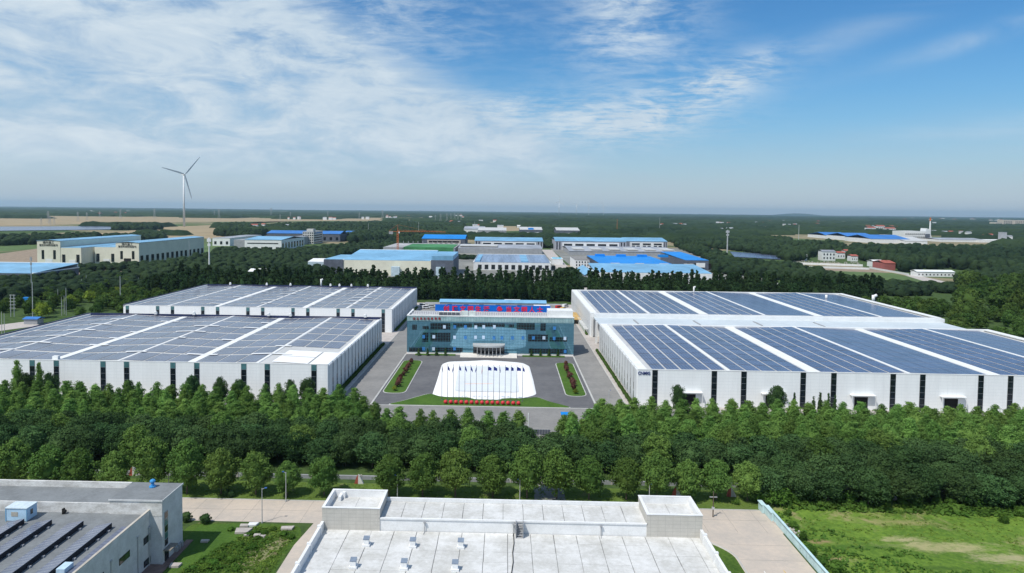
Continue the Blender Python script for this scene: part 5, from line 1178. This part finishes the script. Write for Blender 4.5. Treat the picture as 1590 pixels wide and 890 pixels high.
# farther small halls
for (a, c, bo, t, lab, wm, rm_) in ((720, 752, 365, 356, 'white far hall left of the red doored one', PARW, GREYROOF), (742, 786, 367, 358, 'far hall with grey roof and two red doors', GREYP, W_ROOF), (807, 842, 366.5, 357, 'far hall with slate wall, white panel and blue roof patch', DKWALL, W_ROOF), (864, 900, 368, 358, 'far hall with slate front and white panel right of the far blue patched one', DKWALL, W_ROOF)):
    r, x0, x1, y0, h = bb('far_hall', lab, a, c, bo, t, 110, wm, rm_, 'gx', 6)
    if 'slate' in lab: MB().box(x0 + 10, x1 - 8, y0 - .5, y0, 2, h * .6).build('white_panel', PARW, r)
    if 'blue' in lab and a == 807: MB().box(x0 + 22, x0 + 36, y0 + 2, y0 + 30, h + .5, h + 4.5).build('roof_patch', BLUE1, r)
    if 'red' in lab and a == 742:
        for q in (.42, .75): MB().box(x0 + (x1 - x0) * q, x0 + (x1 - x0) * q + 6, y0 - .5, y0, 0, h * .5).build('door', REDB, r)
    if a == 720:
        for q in range(6): MB().box(x0 + 4 + q * 8, x0 + 7 + q * 8, y0 - .3, y0, 2, h * .6).build('window', GLASS_D, r)
r, x0, x1, y0, h = bb('stone_wall_house', 'brown unfinished house by the far road', 662, 682, 357, 352, 60, PAVE, PAVE, 'flat', cat='building')
for i, px in enumerate((803, 878, 890, 897)):
    bb('far_house', 'white far house, %s of the four beyond the far halls' % ordn[i], px, px + (14 if i == 0 else 6), 354, 351, 20, PARW, PARW, 'gx', 3, cat='house', group='far white houses')
# right side: village, yard walls, power plant
r, x0, x1, y0, h = bb('white_house', 'small white gabled house left of the village', 1236, 1253, 405, 396, 10, PARW, W_WHITE, 'gy', 3, cat='house')
r, x0, x1, y0, h = bb('white_house', 'larger white village house with two storeys', 1277, 1297, 405, 391, 14, PARW, GREYROOF, 'gx', 2, wins=(4, [(.2, .4, .4), (.6, .8, .4)]), cat='house')
for k, (a, c, bo, t, m_, lab) in enumerate(((1300, 1312, 402, 393, BRICKR, 'red roofed village house beside the two storey white one'), (1312, 1325, 400, 390, BRICKR, 'taller red roofed village house'), (1298, 1306, 391, 386, GREYROOF, 'grey roofed house at the back of the village'), (1322, 1332, 406, 398, BRICKR, 'low red roofed house at the right of the village'))):
    bb('village_house', lab, a, c, bo, t, 12, PARW, m_, 'gx', 2, cat='house', wins=(3, [(.3, .6, .3)]))
r, x0, x1, y0, h = bb('white_shed', 'white shed joined to the brick red shed', 1358, 1373, 415, 407, 18, PARW, W_WHITE, 'gx', 2, cat='shed')
r, x0, x1, y0, h = bb('red_shed', 'brick red shed right of the white shed', 1373, 1390, 420, 409, 26, mat('brick_red_wall', (.36, .12, .11), var=.1), BRICKR, 'gx', 2.5, cat='shed')
r, x0, x1, y0, h = bb('long_white_building', 'long low white building behind the green field at right', 1424, 1482, 430, 422.5, 12, PARW, W_WHITE, 'gx', 1.5, wins=(10, [(.3, .6, .3)]), cat='building')
r, x0, x1, y0, h = bb('white_hut', 'low white hut right of the long white building', 1512, 1540, 430, 424.5, 8, PARW, W_WHITE, 'gx', 1.2, cat='hut')
def farwall(pa, pb, h, m_, lab, posts=0):
    (xa, ya), (xb, yb) = G(*pa), G(*pb); r = empty('yard_wall', lab, 'wall'); n = 14
    for k in range(n):
        t0, t1 = k / n, (k + 1) / n; p = (xa + (xb - xa) * t0, ya + (yb - ya) * t0); q = (xa + (xb - xa) * t1, ya + (yb - ya) * t1)
        b = MB(); b.prism([(p[0], p[1]), (q[0] - .2, q[1]), (q[0] - .2, q[1] + .4), (p[0], p[1] + .4)], 0, h); b.build('wall_panel', m_, r)
    return r
farwall((1222, 410), (1340, 414), 2.6, PARW, 'long white wall before the village houses'); farwall((1252, 416), (1350, 419), 2.4, W_SIDE, 'pale wall behind the bare soil strip'); farwall((1350, 417), (1412, 428), 2.2, W_SIDE, 'pale wall running down to the right of the red shed'); farwall((1540, 431), (1620, 436), 2.4, PARW, 'white wall at the right edge behind the grove')
stn = MB(); g_ = random.Random(9)
for k in range(150):
    px = g_.uniform(1226, 1336); py = 407 + (px - 1226) * .03 + g_.uniform(-2.0, 2.6); x, y = G(px, py); stn.box(x - .35, x + .35, y - .2, y + .2, 0, g_.uniform(.8, 1.6))
tag(stn.build('standing_stones', PAVE), 'field of small pale standing stones before the village', 'stones', kind='stuff')
for k, (a, c, bo, t) in enumerate(((1285, 1322, 371, 366.5), (1318, 1362, 374, 368), (1352, 1412, 378, 371.5), (1405, 1440, 379, 374.5))):
    bb('blue_roof_shed', '%s of the four pale blue roofed sheds far right' % ('leftmost', 'second', 'third', 'rightmost')[k], a, c, bo, t, 120, PARW, BLUE3 if k != 3 else W_ROOF, 'gx', 8, cat='factory', group='far blue roofed sheds')
r, x0, x1, y0, h = bb('power_plant', 'white plant building with many windows beside the chimney', 1405, 1436, 372, 359.5, 60, PARW, W_WHITE, 'flat', wins=(10, [(.2, .4, .5), (.55, .75, .5)]), cat='power plant')
MB().extr([(x1, 0), (x1 + 22, 0), (x1 + 14, h * 1.3), (x1 + 6, h * 1.4)], y0 + 4, y0 + 30).build('conveyor_house', W_SIDE, r); MB().box(x1 + .5, x1 + 12, y0 - 2, y0 + 3, 0, h * .7).build('dark_annex', DKWALL, r)
x, y = G(1447, 372); zt = GY(1447, 338, y)[1]; r = empty('chimney', 'tall chimney with orange tip beside the white plant', 'chimney', (x, y + 10, 0)); MB().tube((0, 0, 0), (0, 0, zt * .85), 3.0, 1.5, 12).build('stack', PARW, r); MB().tube((0, 0, zt * .85), (0, 0, zt), 2.0, 1.7, 12).build('tip', ORG, r)
for k, (a, c, bo, t) in enumerate(((1348, 1360, 362, 354), (1362, 1374, 361, 351.5), (1376, 1391, 362, 355))): bb('far_house_block', 'far pink white house block, %s of three behind the blue sheds' % ('left', 'middle', 'right')[k], a, c, bo, t, 25, PARW, BRICKR, 'gx', 4, cat='building', wins=(4, [(.2, .4, .4), (.6, .8, .4)]))
for k, (a, c, t) in enumerate(((1546, 1556, 345), (1558, 1572, 341.5), (1576, 1590, 342), (1592, 1610, 343))): bb('far_apartment', 'beige far apartment block, %s at the right edge' % ordn[k], a, c, 350.5, t, 60, mat('beige_block', (.55, .50, .43)), GREYROOF, 'flat', cat='building', wins=(5, [(.1, .2, .6), (.3, .4, .6), (.5, .6, .6), (.7, .8, .6)]))
r, x0, x1, y0, h = bb('grey_roof_shed', 'long low grey roofed shed right of the chimney', 1458, 1530, 376, 372.5, 90, PARW, GREYROOF, 'gx', 3); r, x0, x1, y0, h = bb('white_hall', 'low white hall at the far right edge', 1520, 1600, 377, 373.5, 60, PARW, W_WHITE, 'flat'); r, x0, x1, y0, h = bb('silo_block', 'small pale tower on the low white hall at far right', 1556, 1563, 376, 361, 15, GREYP, GREYROOF, 'flat', cat='tower')
# dark solar fields
for lab, pts in (('ground mounted solar field in the right woods', ((1133, 392), (1205, 397), (1212, 404), (1140, 400))), ('solar field in the brown farmland at left', ((-60, 360), (180, 357), (170, 352), (-60, 353)))):
    P_ = [G(*p) for p in pts]; o = tag(MB().poly([(x, y, 1.4) for x, y in P_][::1]).build('solar_field', SOL_R), lab, 'solar field')
    b = MB(); P2 = P_ if sum(P_[i][0] * P_[(i + 1) % 4][1] - P_[(i + 1) % 4][0] * P_[i][1] for i in range(4)) > 0 else P_[::-1]; b.prism(P2, .7, 1.5); o.data = b.mesh('solar_field', [SOL_R])
# masts, pylons and poles
def mast(px, pyb, pyt, label, w=1.0, top=True, cat='mast', grp=None, m_=None):
    x, y = G(px, pyb); h = GY(px, pyt, y)[1]; r = empty('mast', label, cat, (x, y, 0), group=grp); m_ = m_ or POLE
    MB().tube((0, 0, 0), (0, 0, h), w, w * .6, 8).build('pole', m_, r)
    if top: MB().box(-w * 2.2, w * 2.2, -w * .6, w * .6, h * .88, h * .97).box(-w * 1.6, w * 1.6, -w * .6, w * .6, h * .76, h * .83).build('antennas', m_, r)
    return r
mast(1129, 395, 357, 'white telecom mast right of the bright blue roofs', 1.2); mast(325, 424, 369, 'white telecom mast before the white factories', .9, m_=W_WHITE)
mast(187, 470, 429, 'slim pole beside the left edge of the rear left hall', .3, False); mast(51, 494, 438, 'slim pole beside the small blue shed', .28, False); mast(49, 455, 398, 'lattice pole before the cream factories', .35, m_=FRAME)
mast(294, 402, 372, 'thin pole right of the cream factories', .3, False); mast(572, 366, 347, 'thin pole left of the orange crane', .5, False); mast(650, 366, 345, 'thin pole right of the orange crane', .5, False); mast(737, 362, 344, 'thin pole near the far white hall', .6, False)
mast(958, 362, 340, 'red white mast in the woods behind the estate', .6, False, m_=ORG); mast(1024, 366, 337, 'thin mast in the woods right of the estate', .5, False); mast(1240, 372, 349, 'thin mast in the far woods at right', .8, False)
for k, (px, b_, t_) in enumerate(((96, 490, 461), (100, 488, 459), (127, 452, 433), (134, 447, 427), (204, 440, 424), (215, 445, 431), (90, 468, 449), (34, 466, 447), (103, 490, 447), (3, 520, 484), (7, 520, 486))):
    mast(px - (px > 95 and px < 101) * 0, b_, t_, 'small lamp pole in the wood west of the left halls', .17, False, grp='small poles west of the halls')
for k in range(2):
    px = 18 + k * 4.5; x, y = G(px, 494); h = GY(px, 459 + k, y)[1]
tw = empty('transformer_frame', 'twin pole frame with rungs at the left edge', 'power frame', (0, 0, 0)); x, y = G(17, 492)
for a in (0, 2.0): MB().tube((x + a, y, 0), (x + a, y, 13), .2, n=6).build('pole', POLE, tw)
for k in range(5): MB().box(x - .7, x + 2.9, y - .1, y + .1, 5 + k * 1.9, 5.25 + k * 1.9).build('crossbar', POLE, tw)
for k, (px, bo, t_) in enumerate(((75, 347, 328), (121, 344, 329), (135, 342, 330), (187, 340, 325), (240, 340, 324), (340, 339, 325), (333, 338, 327), (421, 338, 323), (451, 340, 329), (558, 342, 330), (435, 343, 333), (64, 350, 338), (78, 350, 336), (84, 349, 336), (155, 338, 328), (509, 339, 328), (594, 340, 326), (676, 345, 334), (684, 345, 332), (694, 345, 331), (700, 344, 331), (706, 344, 331), (711, 344, 331), (716, 344, 331))):
    x, y = G(px, bo); h = GY(px, t_, y)[1]; w = h * .09; r = empty('pylon', 'faint power pylon or mast standing on the far plain', 'pylon', (x, y, 0), group='pylons on the far plain'); b = MB()
    for a in (-1, 1):
        for c in (-1, 1): b.tube((a * w, c * w, 0), (a * w * .15, c * w * .15, h), max(.25, h * .009), n=4)
    b.build('tower', FRAME, r); b = MB()
    for z in (.72, .82, .92): b.box(-w * 1.8, w * 1.8, -.3, .3, h * z, h * z + max(.4, h * .012))
    b.build('crossarm', FRAME, r)
def turbine(px, pyb, hub_px, hub_py, label, Y=None, rot=0., blade=None, grp=None, face=0.):
    x, y = G(px, pyb) if Y is None else (GY(px, 330, Y)[0], Y); hub = GY(hub_px, hub_py, y)[1]; bl = blade or hub * .44
    r = empty('wind_turbine', label, 'wind turbine', (x, y, 0), group=grp); Wm = mat('turbine_white', (.72, .74, .76), var=.02)
    MB().tube((0, 0, 0), (0, 0, hub - 2), hub * .021, hub * .013, 14).build('tower', Wm, r, smooth=True)
    MB().box(-2.6, 2.6, -5, 8, hub - 2.2, hub + 2.4).build('nacelle', Wm, r); MB().ball((0, -6.5, hub), 2.4, 10, 7).build('hub', Wm, r, smooth=True)
    for k in range(3):
        a = rot + k * 2 * math.pi / 3; b = MB(); n = 8; dx, dz = math.sin(a), math.cos(a); pxv, pzv = dz, -dx
        for i in range(n + 1):
            t = i / n; c = bl * (.02 + .055 * math.sin(min(1, t * 4) * math.pi / 2) * (1 - t) ** .8); L = t * bl
            for s_ in (-.35, .65): b.v.append((dx * L + pxv * c * s_, -6.6 - .25 * (s_ > 0), hub + dz * L + pzv * c * s_))
            for s_ in (.65, -.35): b.v.append((dx * L + pxv * c * s_, -6.2, hub + dz * L + pzv * c * s_))
        for i in range(n):
            for j in range(4): q = (j + 1) % 4; b.f.append((4 * i + j, 4 * i + q, 4 * i + 4 + q, 4 * i + 4 + j)); b.mi.append(0)
        b.f.append((3, 2, 1, 0)); b.mi.append(0); b.build('blade', Wm, r)
    return r
turbine(286, 352, 286, 271, 'large white wind turbine standing in the brown fields at left', rot=.74, blade=84).rotation_euler = (0, 0, 1.05)
for k, (px, hp, Y) in enumerate(((868, 313, 8200), (895, 317, 10500), (914, 318, 11500), (937, 319, 11000), (970, 324, 15000))): turbine(px, 0, px, hp, 'tiny distant wind turbine on the horizon, %s from the left' % ordn[k], Y=Y, rot=.1 + k * .5, grp='distant wind turbines')
r, x0, x1, y0, h = bb('blue_shed', 'small shed with blue roof at the left edge of the yards', 37, 58, 504, 496, 5, GREYP, BLUE3, 'gx', .8, cat='shed')
b = MB(); x, y = G(39, 474); b.box(x - 2.2, x + 2.2, y, y + 3, 2.2, 5.0); tag(b.build('blue_booth', BLUE1), 'bright blue booth on the trees edge at far left', 'booth')
g_ = random.Random(2); b = MB(); x, y = G(150, 453); b.ball((x, y, .4), 8.5, 14, 8, sz=.35, jit=.06, rnd=g_); tag(b.build('green_mound', mat('green_net_cover', (.03, .30, .20), var=.1)), 'mound under turquoise green net west of the halls', 'covered mound')
b = MB(); x, y = G(233, 468 - 8); sheet('bare_yard', [G(*p) for p in ((-60, 512), (60, 497), (60, 506), (-60, 522))], PAVE, .05)

# ------------------------------------------------------------------ woods: low-poly crowns gathered in one mass per wood
def wood_mesh(name, pts, hs, rs, seed, m, nu=6, tall=1.0):
    g = np.random.default_rng(seed); N = len(pts); pts = np.array(pts)
    prof = np.array([(.55, .0), (.98, .30), (.92, .62), (.55, .88)]); nr = len(prof)
    ang = np.arange(nu) * 2 * math.pi / nu
    V = np.zeros((N, nr * nu + 1, 3)); jit = 1 + g.normal(0, .2, (N, nr, nu)); rot = g.random(N) * 6.28
    for r_ in range(nr):
        for j in range(nu):
            a = ang[j] + rot + r_ * .5; rr = rs * prof[r_, 0] * jit[:, r_, j]
            V[:, r_ * nu + j, 0] = pts[:, 0] + rr * np.cos(a); V[:, r_ * nu + j, 1] = pts[:, 1] + rr * np.sin(a); V[:, r_ * nu + j, 2] = hs * (prof[r_, 1] + g.normal(0, .04, N))
    V[:, -1, 0] = pts[:, 0]; V[:, -1, 1] = pts[:, 1]; V[:, -1, 2] = hs
    tris = []
    for r_ in range(nr - 1):
        for j in range(nu):
            k = (j + 1) % nu; a, b_, c, d = r_ * nu + j, r_ * nu + k, (r_ + 1) * nu + k, (r_ + 1) * nu + j; tris += [(a, b_, c), (a, c, d)]
    for j in range(nu): tris.append(((nr - 1) * nu + j, (nr - 1) * nu + (j + 1) % nu, nr * nu))
    tris = np.array(tris); Fq = (tris[None] + (np.arange(N) * (nr * nu + 1))[:, None, None]).reshape(-1, 3)
    return quads(name, V.reshape(-1, 3), Fq, m)
def forest_mat():
    m = bpy.data.materials.new('woodland'); m.use_nodes = True; t = NT(m.node_tree); b = t.n.get('Principled BSDF')
    g = t.n.new('ShaderNodeNewGeometry'); n = t.noise(g.outputs['Position'], .0035, 6, .7); n2 = t.noise(g.outputs['Position'], .7, 4, .7)
    f = t.m('ADD', t.m('MULTIPLY', g.outputs['Random Per Island'], .3), t.m('ADD', t.m('MULTIPLY', t.ss(n, .38, .62), .4), t.m('MULTIPLY', t.ss(n2, .3, .7), .3)))
    t.l.new(t.mix(f, (.008, .022, .012), (.040, .068, .026)), b.inputs['Base Color']); b.inputs['Roughness'].default_value = .9; b.inputs['Specular IOR Level'].default_value = .1
    bp = t.n.new('ShaderNodeBump'); bp.inputs['Strength'].default_value = 1.; bp.inputs['Distance'].default_value = 1.2; t.l.new(n2, bp.inputs['Height']); t.l.new(bp.outputs[0], b.inputs['Normal'])
    return m
WOOD = forest_mat()
def wood(label, poly, mind, h, seed, n=99999, spread=.25):
    xs = [p[0] for p in poly]; area = abs(sum(poly[i][0] * poly[(i + 1) % len(poly)][1] - poly[(i + 1) % len(poly)][0] * poly[i][1] for i in range(len(poly)))) / 2
    n = min(n, int(area / (mind * mind) * .75)); pts = scatter(poly, n, mind * .72, seed)
    g = np.random.default_rng(seed); N = len(pts); hs = h * (1 + g.normal(0, spread * .55, N)).clip(.6, 1.4); rs = mind * (.62 + .25 * g.random(N))
    return tag(link('woodland', wood_mesh('woodland', pts, hs, rs, seed, WOOD)), label, 'woodland', kind='stuff')
def gp(*px): return [G(*p) for p in px]
wood('wood behind the poplars at left, below the cream factories', gp((-60, 447), (50, 443), (60, 432), (115, 436), (190, 433), (240, 420), (330, 402), (520, 402), (505, 428), (480, 440), (230, 455), (170, 452), (120, 462), (-60, 480)), 8, 9, 1)
wood('trees between the white factories and the estate', gp((335, 392), (440, 394), (560, 383), (690, 360), (715, 366), (650, 382), (600, 392), (545, 396), (520, 404), (330, 412)), 8.5, 8.5, 2)
wood('thick wood behind the white factories', gp((335, 366), (350, 352), (380, 351), (400, 362), (440, 352), (560, 350), (650, 352), (700, 352), (690, 362), (600, 377), (548, 378), (520, 366), (420, 362), (395, 372)), 12, 15, 3)
wood('tree belt left of the cream factories', gp((-60, 372), (60, 371), (152, 368), (150, 376), (60, 380), (-60, 384)), 11, 11, 4)
wood('tree belt right of the left tree belt', gp((162, 369), (250, 367), (256, 373), (165, 376)), 11, 10, 5)
wood('dark square grove in the brown fields', gp((178, 358), (250, 357), (247, 352), (180, 352)), 13, 13, 6)
wood('trees along the foot of the cream factories', gp((82, 420), (290, 408), (330, 400), (335, 410), (240, 420), (85, 424)), 7.5, 6, 7)
wood('trees along the right side of the estate', gp((1050, 384), (1090, 388), (1140, 408), (1230, 418), (1345, 446), (1340, 460), (1240, 440), (1110, 424), (1100, 404)), 9, 9, 8)
wood('wood right of the estate road behind the poplars', gp((870, 424), (905, 424), (930, 446), (880, 446), (866, 432)), 7, 7, 9)
wood('woods behind the estate at right', gp((905, 366), (1100, 366), (1225, 374), (1230, 402), (1130, 388), (1060, 383), (1040, 374), (900, 372)), 11, 11, 10)
wood('woods round the village', gp((1215, 402), (1222, 392), (1262, 389), (1300, 389), (1340, 392), (1350, 404), (1395, 408), (1420, 422), (1400, 424), (1392, 414), (1335, 404), (1300, 398), (1270, 394), (1255, 404), (1225, 408)), 10, 13, 11)
wood('broad woods behind the village at right', gp((1200, 384), (1270, 388), (1440, 391), (1700, 388), (1720, 424), (1550, 426), (1480, 418), (1420, 420), (1396, 406), (1340, 394), (1290, 384)), 11, 14, 12)
wood('wood beside the field at the right edge', gp((1480, 440), (1560, 424), (1760, 432), (1760, 470), (1600, 452)), 9, 10, 13)
wood('hedge trees round the green field', gp((1310, 438), (1400, 446), (1480, 446), (1480, 456), (1400, 462), (1300, 448)), 8, 7, 14)
wood('garden trees between the far halls', gp((780, 372), (810, 366), (812, 384), (786, 372)), 9, 8, 15); wood('trees beside the estate road', gp((846, 386), (860, 386), (862, 366), (845, 366)), 9, 9, 16)
wood('trees in front of the grey hall', gp((712, 399), (828, 401), (828, 404), (712, 403)), 6, 4, 17)
# belts of far woodland: wide bumpy strips, thinning to the horizon
def far_woods():
    g = np.random.default_rng(5); V = []; Fq = []; bands = []
    y = 1500.
    while y < 30000:
        half = y * .95; x = -half
        while x < half:
            L = g.uniform(.05, .22) * y; px = 785 + (x + L / 2) / y * 1060
            d = (.80 if px > 640 else .55 if y < 4200 else .8)
            
            if y < 4000 and px < 640: d = .05
            if 640 < px < 890 and 1500 < y < 3000: d = .25
            if 1240 < px and y < 1750: d = .9
            pa, pb = 785 + x / y * 1060, 785 + (x + L) / y * 1060
            if pb > 1280 and pa < 1450 and 1480 < y < 2050: d = .0
            if g.random() < d: bands.append((x, L * g.uniform(.6, 1.1), y + g.uniform(-.02, .02) * y, y * g.uniform(.03, .06)))
            x += L
        y *= 1.055
    base = 0
    for x0, L, yy, D in bands:
        cell = max(11., yy * .0052); nx = max(3, int(L / cell)); ny = max(2, min(6, int(D / cell / 1.6))); H = g.uniform(10, 16)
        X = x0 + np.arange(nx + 1) * L / nx; Y = yy + np.arange(ny + 1) * D / ny; gx, gy = np.meshgrid(X, Y, indexing='ij')
        gx = gx + g.normal(0, cell * .22, gx.shape); gy = gy + g.normal(0, cell * .25, gy.shape)
        Z = H * (1 + g.normal(0, .17, gx.shape)); Z[0, :] = 0; Z[-1, :] = 0; Z[:, -1] = 0
        P = np.stack([gx, gy, Z], -1)
        skirt = P[:, 0].copy(); skirt[:, 2] = 0; skirt[:, 1] -= cell * .3
        P = np.concatenate([skirt[:, None], P], 1); ny2 = ny + 2
        V.append(P.reshape(-1, 3)); i, j = np.meshgrid(np.arange(nx), np.arange(ny2 - 1), indexing='ij'); a = base + i * ny2 + j
        Fq.append(np.stack([a, a + ny2, a + ny2 + 1, a + 1], -1).reshape(-1, 4)); base += P.shape[0] * P.shape[1]
    return quads('far_woodland', np.vstack(V), np.vstack(Fq), WOOD)
tag(link('far_woodland', far_woods()), 'dark woods of the far plain fading to blue at the horizon', 'woodland', kind='stuff')
# hamlets scattered over the plain at right and centre
g_ = random.Random(31)
for k in range(26):
    cpx = g_.uniform(900, 1590) if k % 3 else g_.uniform(420, 760); Y = g_.uniform(1700, 5200); cx = GY(cpx, 340, Y)[0]
    if 1270 < cpx < 1460 and Y < 2300: continue
    for q in range(g_.randint(2, 4)):
        x, y = cx + g_.uniform(-60, 60), Y + g_.uniform(-50, 50); w, d_, h = g_.uniform(9, 22), g_.uniform(8, 12), g_.uniform(11, 15)
        r = empty('hamlet_house', 'pale house of a hamlet, just rising over the woods of the far plain', 'house', (x, y, 0), group='hamlet houses on the far plain')
        MB().box(-w / 2, w / 2, 0, d_, 0, h).build('wall', PARW, r); MB().extr([(-.5, h), (d_ / 2, h + 3), (d_ + .5, h)][::-1], -w / 2 - .5, w / 2 + .5, 'x').build('roof', BRICKR if g_.random() < .4 else GREYROOF, r)
for k in range(22):
    cpx = g_.uniform(880, 1600); Y = g_.uniform(1550, 5000); cx = GY(cpx, 340, Y)[0]; w = g_.uniform(100, 420) * Y / 2500; d_ = g_.uniform(50, 120) * Y / 2500
    sheet('field', [(cx, Y), (cx + w, Y + g_.uniform(-10, 30)), (cx + w, Y + d_), (cx, Y + d_)], FIELD if k % 2 else FIELDG, .2 + .01 * k)
# specks of far settlements
g_ = random.Random(8)
for k in range(46):
    px = g_.choice([g_.uniform(140, 200), g_.uniform(590, 720), g_.uniform(1400, 1590), g_.uniform(1400, 1590), g_.uniform(1420, 1560)]); Y = g_.uniform(6500, 13000) if px > 1300 else g_.uniform(4500, 8000)
    x = GY(px, 335, Y)[0]; w = g_.uniform(12, 40) * (Y / 8000); h = g_.uniform(9, 15)
    r = empty('distant_building', 'pale distant building, a tiny speck near the horizon', 'building', (x, Y, 0), group='pale specks of far buildings'); MB().box(-w / 2, w / 2, 0, 40, 0, h).build('wall', PARW, r); MB().extr([(0, h), (20, h + 5), (40, h)][::-1], -w / 2, w / 2, 'x').build('roof', BRICKR if g_.random() < .3 else W_ROOF, r)
hl = MB(); xs = np.linspace(GY(1205, 330, 24000)[0], GY(1275, 330, 24000)[0], 14); 
for i in range(13): hl.extr([(23800, 0), (24400, 0), (24100, 25 + 55 * math.sin(math.pi * (i + .5) / 13))], xs[i], xs[i + 1], 'x')
struct('hills', hl, WOOD)

# ------------------------------------------------------------------ air
HAZE = True
if HAZE:
    hm = bpy.data.materials.new('haze_air'); hm.use_nodes = True; t = NT(hm.node_tree); t.n.clear(); out = t.n.new('ShaderNodeOutputMaterial'); pv = t.n.new('ShaderNodeVolumePrincipled')
    pv.inputs['Color'].default_value = (.57, .82, 1.0, 1); pv.inputs['Density'].default_value = 3.7e-5; pv.inputs['Anisotropy'].default_value = .2; t.l.new(pv.outputs[0], out.inputs['Volume'])
    o = MB().box(-32100, 32100, -3100, 34100, -1.0, 256).build('haze', hm); tag(o, kind='stuff')
for a, v in (('max_bounces', 5), ('diffuse_bounces', 3), ('glossy_bounces', 3), ('transmission_bounces', 2), ('volume_bounces', 0)):
    setattr(SC.cycles, a, v)
